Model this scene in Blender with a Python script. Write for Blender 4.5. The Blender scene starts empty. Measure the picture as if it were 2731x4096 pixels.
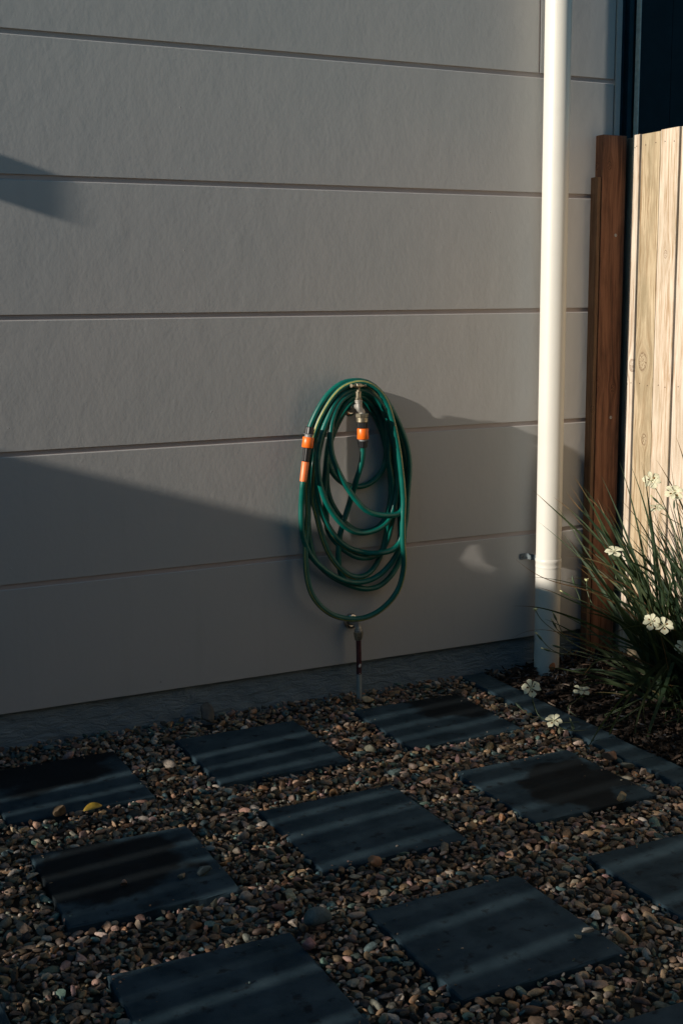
import bpy, bmesh, math, random, json
import numpy as np
from mathutils import Vector, Matrix

# ------------------------------------------------------------------ camera, sky, sun, exposure
sc = bpy.context.scene
COL = sc.collection
D = json.loads(r'''{"loops":[{"c":true,"roll":200,"p":[[1.7823,-0.062,1.0321],[1.749,-0.0614,1.0311],[1.7189,-0.0608,1.0224],[1.6767,-0.0602,0.9902],[1.6444,-0.0578,0.9441],[1.6244,-0.0547,0.9042],[1.616,-0.0517,0.88],[1.6109,-0.0514,0.8504],[1.6039,-0.0544,0.8103],[1.5973,-0.0575,0.7565],[1.59,-0.0604,0.7163],[1.589,-0.0515,0.6602],[1.5884,-0.051,0.6049],[1.5918,-0.051,0.5502],[1.5973,-0.051,0.5384],[1.6084,-0.051,0.5069],[1.6294,-0.051,0.4742],[1.6607,-0.051,0.4433],[1.7001,-0.0522,0.4147],[1.7443,-0.0516,0.3927],[1.7863,-0.0497,0.3847],[1.8286,-0.0482,0.3878],[1.8707,-0.048,0.4054],[1.908,-0.0508,0.4402],[1.9344,-0.051,0.482],[1.9504,-0.051,0.5311],[1.9652,-0.0434,0.5854],[1.9712,-0.039,0.6473],[1.9787,-0.0378,0.714],[1.9804,-0.0366,0.7567],[1.975,-0.0357,0.7998],[1.9624,-0.0351,0.8431],[1.9435,-0.0344,0.8864],[1.9171,-0.0362,0.9328],[1.8876,-0.0441,0.9709],[1.8553,-0.0521,1.0031],[1.8171,-0.06,1.0253]]},{"c":true,"roll":20,"p":[[1.7761,-0.074,1.0286],[1.7292,-0.0704,1.0166],[1.6945,-0.0668,0.9872],[1.6658,-0.0632,0.9462],[1.6446,-0.0596,0.9063],[1.6325,-0.0558,0.8713],[1.6248,-0.0519,0.836],[1.62,-0.0481,0.7949],[1.6141,-0.045,0.7401],[1.6117,-0.045,0.7017],[1.6118,-0.045,0.6696],[1.6128,-0.045,0.6241],[1.6083,-0.0462,0.5761],[1.6024,-0.05,0.5195],[1.6,-0.0538,0.4715],[1.6024,-0.0577,0.4199],[1.6148,-0.0615,0.3701],[1.6424,-0.0654,0.3276],[1.6838,-0.0692,0.2946],[1.7258,-0.0731,0.2788],[1.7584,-0.0762,0.2731],[1.7985,-0.0785,0.2744],[1.8459,-0.0808,0.2914],[1.8867,-0.0831,0.3221],[1.9142,-0.0843,0.3573],[1.9299,-0.0848,0.4064],[1.9342,-0.0853,0.4534],[1.9293,-0.0858,0.5011],[1.928,-0.0864,0.5482],[1.9292,-0.0869,0.6105],[1.9308,-0.0874,0.6384],[1.9267,-0.0879,0.6955],[1.9208,-0.0872,0.7522],[1.9144,-0.0862,0.8002],[1.9061,-0.0851,0.8453],[1.8967,-0.0841,0.8874],[1.885,-0.0826,0.9294],[1.8663,-0.0811,0.9742],[1.8377,-0.0795,1.0068],[1.8078,-0.078,1.0241]]},{"c":true,"roll":30,"p":[[1.7882,-0.05,1.0143],[1.7578,-0.0495,1.0138],[1.7306,-0.049,1.005],[1.7063,-0.0485,0.9828],[1.6851,-0.0481,0.9524],[1.6685,-0.0474,0.9177],[1.6579,-0.0466,0.8855],[1.6502,-0.0459,0.8476],[1.6424,-0.0452,0.7932],[1.637,-0.0441,0.7384],[1.6337,-0.0429,0.6971],[1.636,-0.0417,0.6412],[1.6399,-0.0405,0.6425],[1.6546,-0.0392,0.5801],[1.6777,-0.038,0.5103],[1.708,-0.0368,0.4576],[1.7456,-0.0356,0.4192],[1.7801,-0.035,0.3998],[1.8147,-0.035,0.3993],[1.8518,-0.0241,0.4155],[1.8787,-0.02,0.4501],[1.8947,-0.02,0.493],[1.9054,-0.02,0.5395],[1.9083,-0.0379,0.605],[1.9165,-0.0391,0.6577],[1.9144,-0.0403,0.7045],[1.9042,-0.0415,0.748],[1.8973,-0.0427,0.791],[1.8999,-0.0439,0.8333],[1.8978,-0.0452,0.8756],[1.8862,-0.0464,0.9182],[1.8668,-0.0476,0.9553],[1.8413,-0.0488,0.9897],[1.8129,-0.05,1.0087]]},{"c":true,"roll":200,"p":[[1.7831,-0.06,1.005],[1.7637,-0.0619,1.005],[1.7353,-0.0639,0.997],[1.7069,-0.0658,0.9758],[1.6876,-0.0677,0.9442],[1.6683,-0.0696,0.9087],[1.652,-0.0716,0.8744],[1.6405,-0.0728,0.8372],[1.6345,-0.0737,0.7968],[1.6356,-0.0747,0.7559],[1.6435,-0.0739,0.7142],[1.6597,-0.0723,0.6687],[1.6842,-0.0707,0.6263],[1.717,-0.0686,0.5869],[1.7551,-0.066,0.5593],[1.7938,-0.0634,0.5475],[1.8427,-0.0603,0.552],[1.8765,-0.0564,0.5656],[1.8995,-0.0526,0.5845],[1.9121,-0.05,0.6117],[1.9234,-0.05,0.6481],[1.9299,-0.05,0.6904],[1.9282,-0.0504,0.7333],[1.921,-0.052,0.7906],[1.9106,-0.0536,0.8392],[1.8972,-0.0552,0.8905],[1.8775,-0.0568,0.9361],[1.8487,-0.0584,0.9734],[1.8138,-0.06,0.9983]]},{"c":true,"roll":200,"p":[[1.784,-0.058,0.9961],[1.7734,-0.0608,0.9964],[1.7476,-0.0635,0.9902],[1.7218,-0.0663,0.9738],[1.702,-0.0691,0.945],[1.6867,-0.0718,0.908],[1.6799,-0.0745,0.8623],[1.6805,-0.0765,0.8216],[1.6897,-0.0786,0.7857],[1.7096,-0.0805,0.7406],[1.733,-0.0818,0.7004],[1.7566,-0.0832,0.6682],[1.7836,-0.0843,0.6356],[1.8143,-0.085,0.6149],[1.8547,-0.0857,0.6032],[1.8943,-0.0829,0.5995],[1.9212,-0.0774,0.6022],[1.9362,-0.0718,0.6158],[1.9423,-0.0654,0.6487],[1.943,-0.0585,0.7048],[1.9372,-0.0515,0.7612],[1.926,-0.0487,0.8182],[1.9111,-0.0469,0.8667],[1.8931,-0.0452,0.9122],[1.8673,-0.0465,0.9525],[1.8353,-0.0483,0.9802],[1.8097,-0.05,0.9924]]},{"c":true,"roll":200,"p":[[1.788,-0.05,0.9864],[1.7551,-0.0481,0.9712],[1.7314,-0.0461,0.942],[1.7181,-0.0417,0.9149],[1.7093,-0.0339,0.8817],[1.7003,-0.0261,0.8291],[1.6957,-0.022,0.7873],[1.7092,-0.0185,0.7471],[1.7409,-0.016,0.7124],[1.7781,-0.016,0.6936],[1.819,-0.016,0.6907],[1.8536,-0.0166,0.7016],[1.8819,-0.0173,0.7254],[1.9007,-0.0184,0.757],[1.9057,-0.0211,0.8024],[1.8981,-0.0238,0.8597],[1.88,-0.0283,0.9059],[1.8519,-0.0342,0.9495],[1.8178,-0.04,0.9763]]},{"c":true,"roll":60,"p":[[1.7907,-0.045,1.0079],[1.7595,-0.046,0.9968],[1.7282,-0.0469,0.9668],[1.7001,-0.0479,0.9326],[1.6782,-0.0486,0.8955],[1.6608,-0.0492,0.8528],[1.6494,-0.0499,0.807],[1.6421,-0.0515,0.7665],[1.6374,-0.0534,0.712],[1.6407,-0.0506,0.6862],[1.6575,-0.045,0.6326],[1.6785,-0.045,0.5851],[1.7116,-0.045,0.5361],[1.7553,-0.045,0.4995],[1.8066,-0.045,0.4806],[1.8475,-0.066,0.4778],[1.8974,-0.064,0.4808],[1.9245,-0.0595,0.4923],[1.9383,-0.055,0.5123],[1.9398,-0.0509,0.5572],[1.9395,-0.0477,0.6196],[1.9394,-0.0445,0.6833],[1.9393,-0.0419,0.7173],[1.9348,-0.0412,0.7744],[1.9257,-0.0406,0.8315],[1.9117,-0.0401,0.8829],[1.8924,-0.0407,0.9287],[1.8639,-0.0414,0.9661],[1.8324,-0.042,0.9924]]},{"c":true,"roll":200,"p":[[1.7941,-0.038,0.9813],[1.7635,-0.0374,0.9715],[1.736,-0.0368,0.9466],[1.7146,-0.0362,0.9091],[1.6992,-0.0357,0.8659],[1.6883,-0.0351,0.8169],[1.6818,-0.0345,0.7619],[1.6768,-0.034,0.7066],[1.6792,-0.034,0.6507],[1.6832,-0.034,0.5999],[1.6852,-0.034,0.5644],[1.7132,-0.0344,0.5218],[1.7601,-0.035,0.4802],[1.8009,-0.0356,0.4613],[1.8353,-0.036,0.4598],[1.8777,-0.022,0.4665],[1.906,-0.022,0.505],[1.9192,-0.024,0.5548],[1.9242,-0.0345,0.6189],[1.9217,-0.0328,0.7174],[1.9179,-0.031,0.7743],[1.9074,-0.03,0.8315],[1.8885,-0.03,0.8888],[1.8603,-0.03,0.9405],[1.826,-0.03,0.9725]]},{"c":true,"roll":200,"p":[[1.807,-0.013,1.0115],[1.7566,-0.0147,0.9964],[1.7125,-0.0163,0.9599],[1.6869,-0.018,0.9118],[1.6701,-0.02,0.8578],[1.6501,-0.022,0.7902],[1.6333,-0.024,0.7362],[1.6263,-0.0247,0.6869],[1.6236,-0.0253,0.6325],[1.6226,-0.026,0.5808],[1.6277,-0.0273,0.5193],[1.648,-0.0287,0.4621],[1.6872,-0.03,0.4211],[1.7236,-0.0313,0.3956],[1.7604,-0.0327,0.3769],[1.7941,-0.034,0.3627],[1.833,-0.0327,0.355],[1.8724,-0.0312,0.3606],[1.9151,-0.0242,0.385],[1.9484,-0.0156,0.42],[1.9663,-0.0125,0.4594],[1.9735,-0.0125,0.5163],[1.9751,-0.0161,0.5805],[1.9791,-0.0167,0.6681],[1.98,-0.015,0.7112],[1.9741,-0.014,0.769],[1.9617,-0.013,0.8268],[1.9429,-0.012,0.8732],[1.9172,-0.0123,0.9198],[1.8853,-0.0127,0.9605],[1.8444,-0.013,0.9985]]},{"c":true,"roll":200,"p":[[1.8062,-0.014,0.9751],[1.7744,-0.0153,0.9544],[1.7488,-0.0167,0.9225],[1.7262,-0.018,0.885],[1.7071,-0.0187,0.8418],[1.6955,-0.0193,0.7926],[1.6916,-0.02,0.7457],[1.6943,-0.0193,0.6895],[1.708,-0.0187,0.6463],[1.7358,-0.018,0.6015],[1.7698,-0.018,0.5645],[1.8043,-0.018,0.5457],[1.8424,-0.018,0.5424],[1.8813,-0.0173,0.5547],[1.9075,-0.0167,0.587],[1.9209,-0.016,0.6292],[1.925,-0.0147,0.6862],[1.921,-0.0133,0.7437],[1.9106,-0.012,0.8012],[1.8948,-0.012,0.8588],[1.8696,-0.012,0.9136],[1.8383,-0.012,0.9541]]},{"c":false,"roll":200,"p":[[1.7882,-0.085,0.8325],[1.7881,-0.0825,0.8047],[1.7855,-0.08,0.7797],[1.7809,-0.073,0.7515],[1.7734,-0.066,0.7233],[1.7702,-0.0452,0.6789],[1.7614,-0.036,0.6389],[1.7455,-0.036,0.595],[1.7334,-0.036,0.562],[1.7263,-0.036,0.5355],[1.7289,-0.036,0.5423],[1.7223,-0.036,0.4964],[1.7226,-0.036,0.456],[1.7294,-0.0327,0.4234],[1.7435,-0.029,0.3946],[1.7762,-0.0285,0.3737],[1.81,-0.03,0.3592]]}],"blades":[{"w":0.0085,"c":0,"p":[[2.2114,-0.4,0.6992],[2.2711,-0.4111,0.6452],[2.3119,-0.4222,0.6075],[2.3631,-0.4333,0.5605],[2.4151,-0.4444,0.509],[2.4679,-0.4556,0.4486],[2.5325,-0.4667,0.3655],[2.5767,-0.4778,0.3045],[2.6331,-0.4889,0.2119],[2.6747,-0.5,0.12]]},{"w":0.01,"c":0,"p":[[2.3848,-0.33,0.6739],[2.404,-0.3489,0.638],[2.4306,-0.3678,0.6057],[2.4625,-0.3867,0.5647],[2.4996,-0.4056,0.5191],[2.5268,-0.4244,0.4742],[2.5651,-0.4433,0.4031],[2.6099,-0.4622,0.3099],[2.6557,-0.4811,0.2029],[2.6858,-0.5,0.1056]]},{"w":0.008,"c":1,"p":[[2.4865,-0.3,0.6456],[2.4925,-0.3244,0.6401],[2.5156,-0.3489,0.6001],[2.5282,-0.3733,0.5694],[2.5462,-0.3978,0.5218],[2.5643,-0.4222,0.4702],[2.5985,-0.4467,0.4003],[2.6336,-0.4711,0.3091],[2.6643,-0.4956,0.2053],[2.6842,-0.52,0.1111]]},{"w":0.011,"c":0,"p":[[2.2385,-0.55,0.5692],[2.2772,-0.55,0.5247],[2.326,-0.55,0.4726],[2.3859,-0.55,0.4027],[2.4422,-0.55,0.3278],[2.4992,-0.55,0.2598],[2.5625,-0.55,0.1898],[2.6165,-0.55,0.1199]]},{"w":0.0095,"c":0,"p":[[2.5825,-0.36,0.6339],[2.6228,-0.3829,0.5838],[2.6587,-0.4057,0.5171],[2.6842,-0.4286,0.4512],[2.6993,-0.4514,0.3821],[2.7044,-0.4743,0.3016],[2.7104,-0.4971,0.1998],[2.7058,-0.52,0.0996]]},{"w":0.011,"c":0,"p":[[2.6703,-0.42,0.7678],[2.6895,-0.4457,0.7201],[2.7061,-0.4714,0.6686],[2.72,-0.4971,0.6176],[2.7299,-0.5229,0.5382],[2.7243,-0.5486,0.3985],[2.7061,-0.5743,0.1979],[2.6775,-0.6,0.1037]]},{"w":0.01,"c":0,"p":[[2.7481,-0.42,0.8374],[2.7485,-0.456,0.775],[2.75,-0.492,0.6846],[2.7473,-0.528,0.5169],[2.725,-0.564,0.3185],[2.688,-0.6,0.1022]]},{"w":0.01,"c":0,"p":[[2.7308,-0.36,0.5244],[2.7217,-0.408,0.4736],[2.7147,-0.456,0.4237],[2.7238,-0.504,0.3521],[2.703,-0.552,0.2349],[2.6723,-0.6,0.1044]]},{"w":0.009,"c":0,"p":[[2.5471,-0.28,0.634],[2.5476,-0.3075,0.5998],[2.548,-0.335,0.566],[2.5586,-0.3625,0.5274],[2.58,-0.39,0.4671],[2.6126,-0.4175,0.3847],[2.6513,-0.445,0.2802],[2.6798,-0.4725,0.1765],[2.6968,-0.5,0.0956]]},{"w":0.01,"c":0,"p":[[2.5228,-0.3,0.5923],[2.5278,-0.3286,0.5499],[2.5272,-0.3571,0.5168],[2.5264,-0.3857,0.4841],[2.5468,-0.4143,0.4245],[2.5834,-0.4429,0.3382],[2.6316,-0.4714,0.2249],[2.6588,-0.5,0.1221]]},{"w":0.006,"c":1,"p":[[2.394,-0.34,0.6067],[2.4152,-0.3629,0.5775],[2.4386,-0.3857,0.5502],[2.4724,-0.4086,0.5097],[2.5167,-0.4314,0.4599],[2.5671,-0.4543,0.3884],[2.6189,-0.4771,0.291],[2.6613,-0.5,0.1856]]},{"w":0.008,"c":0,"p":[[2.4317,-0.36,0.5632],[2.461,-0.3833,0.5313],[2.4946,-0.4067,0.4907],[2.5337,-0.43,0.4413],[2.5733,-0.4533,0.3792],[2.6245,-0.4767,0.2903],[2.6666,-0.5,0.1849]]},{"w":0.009,"c":0,"p":[[2.5965,-0.38,0.5185],[2.5975,-0.4,0.4756],[2.5983,-0.42,0.4329],[2.6048,-0.44,0.3773],[2.6221,-0.46,0.308],[2.6505,-0.48,0.2245],[2.6799,-0.5,0.1193]]},{"w":0.01,"c":0,"p":[[2.49,-0.45,0.5151],[2.5121,-0.46,0.5168],[2.5502,-0.47,0.4965],[2.5944,-0.48,0.4569],[2.6345,-0.49,0.4049],[2.665,-0.5,0.341],[2.6866,-0.51,0.2482],[2.7004,-0.52,0.1003]]},{"w":0.01,"c":0,"p":[[2.4189,-0.48,0.4581],[2.4632,-0.4857,0.477],[2.5089,-0.4914,0.4654],[2.5656,-0.4971,0.4423],[2.6237,-0.5029,0.4044],[2.6676,-0.5086,0.3508],[2.6977,-0.5143,0.2689],[2.7111,-0.52,0.0988]]},{"w":0.004,"c":1,"p":[[2.3018,-0.45,0.4945],[2.3453,-0.46,0.488],[2.3867,-0.47,0.4777],[2.4286,-0.48,0.4612],[2.4864,-0.49,0.4286],[2.556,-0.5,0.3697],[2.6175,-0.51,0.2859],[2.6607,-0.52,0.1694]]},{"w":0.004,"c":1,"p":[[2.3636,-0.42,0.4615],[2.4008,-0.44,0.4402],[2.4558,-0.46,0.4096],[2.5219,-0.48,0.3611],[2.5842,-0.5,0.3001],[2.6388,-0.52,0.1933]]},{"w":0.0035,"c":1,"p":[[2.0842,-0.5,0.5131],[2.1279,-0.5071,0.477],[2.1836,-0.5143,0.4451],[2.2444,-0.5214,0.4242],[2.3157,-0.5286,0.402],[2.4033,-0.5357,0.3616],[2.4986,-0.5429,0.2992],[2.5872,-0.55,0.2073]]},{"w":0.0035,"c":0,"p":[[2.1171,-0.52,0.4611],[2.1758,-0.525,0.452],[2.2379,-0.53,0.4365],[2.3106,-0.535,0.4118],[2.3995,-0.54,0.375],[2.5012,-0.545,0.3157],[2.5971,-0.55,0.2144]]},{"w":0.007,"c":0,"p":[[2.0415,-0.55,0.3865],[2.066,-0.5537,0.386],[2.0951,-0.5575,0.3819],[2.1475,-0.5613,0.3688],[2.2147,-0.565,0.3441],[2.3073,-0.5688,0.3041],[2.4024,-0.5725,0.257],[2.4998,-0.5762,0.2087],[2.5897,-0.58,0.1523]]},{"w":0.006,"c":0,"p":[[2.1616,-0.5,0.421],[2.2073,-0.5083,0.4058],[2.2585,-0.5167,0.378],[2.3199,-0.525,0.3488],[2.4118,-0.5333,0.3074],[2.5061,-0.5417,0.257],[2.5989,-0.55,0.1725]]},{"w":0.007,"c":0,"p":[[2.32,-0.5,0.3251],[2.371,-0.51,0.3152],[2.4227,-0.52,0.295],[2.4854,-0.53,0.2609],[2.5493,-0.54,0.2181],[2.6151,-0.55,0.1536]]},{"w":0.008,"c":0,"p":[[2.1918,-0.7,0.2299],[2.2281,-0.6875,0.2526],[2.274,-0.675,0.2784],[2.3254,-0.6625,0.2961],[2.3874,-0.65,0.3031],[2.4608,-0.6375,0.2971],[2.5217,-0.625,0.2665],[2.5702,-0.6125,0.2003],[2.5998,-0.6,0.1146]]},{"w":0.003,"c":1,"p":[[2.0094,-0.6,0.3066],[2.0447,-0.6,0.3197],[2.0895,-0.6,0.3214],[2.1442,-0.6,0.3111],[2.2139,-0.6,0.2875],[2.3091,-0.6,0.2476],[2.4314,-0.6,0.1993],[2.5428,-0.6,0.1433]]},{"w":0.006,"c":1,"p":[[2.4297,-0.4,0.4875],[2.4348,-0.42,0.4741],[2.4499,-0.44,0.4557],[2.4807,-0.46,0.4111],[2.5222,-0.48,0.3528],[2.5802,-0.5,0.2714],[2.6295,-0.52,0.1693]]},{"w":0.004,"c":1,"p":[[2.2866,-0.47,0.4254],[2.3308,-0.4817,0.4271],[2.3803,-0.4933,0.4261],[2.4303,-0.505,0.4191],[2.4913,-0.5167,0.3925],[2.5545,-0.5283,0.3305],[2.6206,-0.54,0.2215]]},{"w":0.006,"c":0,"p":[[2.3545,-0.5,0.3879],[2.4001,-0.508,0.3682],[2.4586,-0.516,0.347],[2.5182,-0.524,0.3173],[2.5794,-0.532,0.2663],[2.6276,-0.54,0.1787]]},{"w":0.006,"c":0,"p":[[2.705,-0.45,0.7566],[2.6967,-0.475,0.6945],[2.6938,-0.5,0.6242],[2.6966,-0.525,0.5416],[2.7011,-0.55,0.422],[2.6982,-0.575,0.2409],[2.6828,-0.6,0.1029]]},{"w":0.008,"c":0,"p":[[2.0986,-0.8,-0.0383],[2.1364,-0.775,-0.0216],[2.1854,-0.75,0.0072],[2.235,-0.725,0.0367],[2.2945,-0.7,0.0657],[2.3641,-0.675,0.102],[2.454,-0.65,0.1367],[2.5555,-0.625,0.1795],[2.6161,-0.6,0.1891]]},{"w":0.007,"c":0,"p":[[2.1471,-0.82,-0.0512],[2.1823,-0.7914,-0.0541],[2.2173,-0.7629,-0.0396],[2.2566,-0.7343,-0.0098],[2.2896,-0.7057,0.0103],[2.3455,-0.6771,0.0509],[2.4232,-0.6486,0.1014],[2.5507,-0.62,0.1629]]},{"w":0.006,"c":1,"p":[[2.3149,-0.82,-0.0564],[2.3266,-0.7914,-0.049],[2.3373,-0.7629,-0.0218],[2.3572,-0.7343,0.0044],[2.3887,-0.7057,0.0332],[2.4341,-0.6771,0.0765],[2.4946,-0.6486,0.1147],[2.5758,-0.62,0.1514]]},{"w":0.006,"c":1,"p":[[2.3586,-0.8,0.0095],[2.3688,-0.77,0.029],[2.3806,-0.74,0.0603],[2.4068,-0.71,0.0823],[2.4496,-0.68,0.1064],[2.5115,-0.65,0.1444],[2.5896,-0.62,0.1736]]},{"w":0.011,"c":0,"p":[[2.293,-0.85,-0.0688],[2.3258,-0.8167,-0.0329],[2.3678,-0.7833,0.0104],[2.4172,-0.75,0.0499],[2.4675,-0.7167,0.0828],[2.5182,-0.6833,0.1209],[2.569,-0.65,0.1681]]},{"w":0.003,"c":0,"p":[[2.2077,-0.45,-0.0155],[2.1977,-0.45,0.0144],[2.1805,-0.45,0.0573],[2.18,-0.45,0.0856],[2.196,-0.45,0.0993]]},{"w":0.006,"c":0,"p":[[2.193,-0.65,0.0029],[2.2633,-0.6417,-0.0015],[2.3207,-0.6333,0.0024],[2.3888,-0.625,-0.0031],[2.462,-0.6167,0.0148],[2.5403,-0.6083,0.0608],[2.5943,-0.6,0.1194]]},{"w":0.008,"c":0,"p":[[2.2691,-0.6,0.1574],[2.3059,-0.6,0.1962],[2.3634,-0.6,0.1964],[2.4223,-0.6,0.1803],[2.4825,-0.6,0.1517],[2.5586,-0.6,0.1287]]}],"fl":[[[2.5707,-0.52,0.7191],0.056,78,10],[[2.6263,-0.56,0.6803],0.058,60,40],[[2.5772,-0.54,0.6334],0.05,25,70],[[2.3694,-0.6,0.5263],0.055,30,20],[[2.3851,-0.76,0.3445],0.05,75,100],[[2.4151,-0.78,0.3327],0.056,50,0],[[2.182,-0.45,0.0843],0.06,55,10],[[2.3973,-0.42,0.0359],0.056,22,50],[[2.1462,-0.62,0.0366],0.05,40,80],[[2.5955,-0.66,0.2151],0.05,60,30]],"st":[{"k":1,"p":[[2.1445,-0.52,0.3543],[2.1508,-0.5314,0.3344],[2.171,-0.5429,0.3109],[2.2054,-0.5543,0.2836],[2.2543,-0.5657,0.2463],[2.3229,-0.5771,0.2121],[2.4168,-0.5886,0.1781],[2.5075,-0.6,0.1482]]},{"k":0,"p":[[2.209,-0.52,0.3387],[2.2189,-0.528,0.3115],[2.2254,-0.536,0.2906],[2.2319,-0.544,0.2718],[2.2646,-0.552,0.2416],[2.3361,-0.56,0.206]]},{"k":0,"p":[[2.2058,-0.52,0.3152],[2.2157,-0.5233,0.2929],[2.2301,-0.5267,0.2779],[2.2422,-0.53,0.2671]]},{"k":0,"p":[[2.1366,-0.54,0.2869],[2.1541,-0.5486,0.263],[2.1764,-0.5571,0.2385],[2.2079,-0.5657,0.2226],[2.2488,-0.5743,0.2173],[2.2997,-0.5829,0.2006],[2.3903,-0.5914,0.1744],[2.4825,-0.6,0.1517]]},{"k":0,"p":[[2.1607,-0.54,0.2383],[2.1853,-0.545,0.2283],[2.2195,-0.55,0.2162]]},{"k":0,"p":[[2.2004,-0.53,0.2425],[2.2226,-0.545,0.2353],[2.2595,-0.56,0.2122]]},{"k":0,"p":[[2.256,-0.5,0.3955],[2.2728,-0.51,0.383],[2.3087,-0.52,0.367],[2.3547,-0.53,0.3458],[2.4262,-0.54,0.3072],[2.52,-0.55,0.2408],[2.5907,-0.56,0.1678]]},{"k":1,"p":[[2.3616,-0.48,0.4134],[2.3522,-0.4933,0.3908],[2.3524,-0.5067,0.3693],[2.3525,-0.52,0.3519],[2.3919,-0.5333,0.3179],[2.4719,-0.5467,0.2624],[2.5647,-0.56,0.1796]]},{"k":0,"p":[[2.2905,-0.5,0.4409],[2.2959,-0.5067,0.4117],[2.306,-0.5133,0.3839],[2.3087,-0.52,0.367]]},{"k":0,"p":[[2.5587,-0.54,0.6707],[2.5683,-0.55,0.6574],[2.591,-0.56,0.633],[2.6094,-0.57,0.5929],[2.6295,-0.58,0.5162],[2.6529,-0.59,0.3734],[2.6589,-0.6,0.1688]]},{"k":0,"p":[[2.6277,-0.56,0.6582],[2.6192,-0.568,0.6359],[2.6295,-0.576,0.5921],[2.6464,-0.584,0.5153],[2.6685,-0.592,0.331],[2.6713,-0.6,0.1254]]},{"k":2,"p":[[2.5684,-0.52,0.7173],[2.572,-0.5314,0.7025],[2.589,-0.5429,0.6668],[2.6063,-0.5543,0.6229],[2.624,-0.5657,0.5749],[2.6432,-0.5771,0.4942],[2.6613,-0.5886,0.3311],[2.6609,-0.6,0.1269]]},{"k":2,"p":[[2.5935,-0.54,0.6178],[2.6038,-0.552,0.6107],[2.6298,-0.564,0.5902],[2.6534,-0.576,0.5699],[2.6714,-0.588,0.4527],[2.6745,-0.6,0.1667]]},{"k":2,"p":[[2.3693,-0.6,0.5207],[2.3937,-0.592,0.4815],[2.436,-0.584,0.424],[2.4946,-0.576,0.3476],[2.5658,-0.568,0.2351],[2.6182,-0.56,0.1223]]},{"k":2,"p":[[2.3912,-0.76,0.3378],[2.4671,-0.7067,0.2808],[2.5455,-0.6533,0.1975],[2.6101,-0.6,0.1132]]},{"k":2,"p":[[2.1821,-0.45,0.0801],[2.1708,-0.4737,0.0598],[2.1667,-0.4975,0.0346],[2.1646,-0.5213,0.0176],[2.2047,-0.545,0.0022],[2.2779,-0.5688,-0.0022],[2.3754,-0.5925,0.0141],[2.473,-0.6162,0.0552],[2.5405,-0.64,0.1133]]},{"k":0,"p":[[2.0896,-0.5,0.0675],[2.0948,-0.52,0.0564],[2.1092,-0.54,0.04],[2.1279,-0.56,0.0311],[2.1793,-0.58,0.0149],[2.2543,-0.6,0.0111]]},{"k":0,"p":[[2.2084,-0.62,0.0285],[2.2042,-0.628,0.0157],[2.2043,-0.636,0.0022],[2.2594,-0.644,-0.0003],[2.3481,-0.652,0.012],[2.4471,-0.66,0.0514]]},{"k":2,"p":[[2.1479,-0.62,0.0342],[2.1629,-0.635,0.0166],[2.2172,-0.65,0.0045],[2.3189,-0.665,0.0086],[2.4303,-0.68,0.0599]]},{"k":2,"p":[[2.408,-0.42,0.0298],[2.3483,-0.46,0.0248],[2.2847,-0.5,0.0212],[2.2992,-0.54,0.002],[2.356,-0.58,0.0092],[2.4698,-0.62,0.0567]]},{"k":0,"p":[[2.5113,-0.42,0.4375],[2.5011,-0.44,0.4216],[2.4964,-0.46,0.3929],[2.5121,-0.48,0.3539],[2.559,-0.5,0.2906]]}],"tap":{"handle":[1.7717,-0.085,1.0184],"handleL":[1.7449,-0.085,1.0202],"handleR":[1.7978,-0.085,1.0175],"neck0":[1.7717,-0.085,1.0123],"body0":[1.7724,-0.085,0.9999],"hex0":[1.7732,-0.085,0.9813],"col0":[1.7731,-0.085,0.9735],"col1":[1.7739,-0.085,0.965],"b1":[1.7747,-0.085,0.9486],"b2":[1.7834,-0.085,0.9381],"nut0":[1.7851,-0.085,0.931],"nut1":[1.7859,-0.085,0.9193],"thr1":[1.7858,-0.085,0.9045],"rib1":[1.7874,-0.085,0.8849],"or1":[1.788,-0.085,0.8512],"bk0":[1.788,-0.085,0.8457],"bk1":[1.7879,-0.085,0.8245],"flange":[1.7832,0.0,0.9358],"r_flange":[1.782,0.0,0.2407],"r_elb":[1.78,-0.06,0.2547],"r_nut0":[1.7807,-0.06,0.2298],"r_nut1":[1.7796,-0.06,0.2],"r_mid":[1.7815,-0.06,0.0845],"r_bot":[1.779,-0.06,-0.0155],"noz":[[1.6033,-0.088,0.8932],[1.6022,-0.088,0.8779],[1.5995,-0.088,0.8681],[1.5949,-0.088,0.8361],[1.5859,-0.088,0.7936],[1.5791,-0.088,0.7323]]},"misc":{"blue":[1.0239,-1.3598],"lean":[1.2629,-0.0491],"boxy":[1.9903,-1.14],"onA":[0.7131,-1.0098],"onB":[0.8435,-1.03],"onC":[0.8904,-1.0401],"onD":[1.5003,-1.6412],"onE":[1.4673,-1.6519],"tan":[1.7932,-0.0946],"pink":[0.9708,-1.4363],"white":[1.5572,-1.5942],"oval":[1.5654,-1.0952],"tri":[2.1574,-0.8756],"grey":[2.1507,-0.9539],"round2":[2.1585,-1.0161],"orange":[1.2522,-1.1746],"leaf":[0.7615,-0.5502],"brown":[0.6805,-0.5582]},"cam":{"r":[0.897379,-0.44118,-0.008437],"u":[0.08069,0.14527,0.986096],"F":[0.43382,0.885583,-0.165961],"loc":[0.0,-3.577062,1.280664],"f":5044.331221}}''')
cd = bpy.data.cameras.new('camera')
cam = bpy.data.objects.new('camera', cd); COL.objects.link(cam)
cd.sensor_fit = 'HORIZONTAL'; cd.sensor_width = 24.0
cd.lens = 24.0 * D['cam']['f'] / 2731.0
cd.clip_start = 0.05; cd.clip_end = 500
r_, u_, f_ = (Vector(D['cam'][k]) for k in 'ruF')
M = Matrix((r_, u_, -f_)).transposed().to_4x4(); M.translation = Vector(D['cam']['loc'])
cam.matrix_world = M
sc.camera = cam

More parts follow.
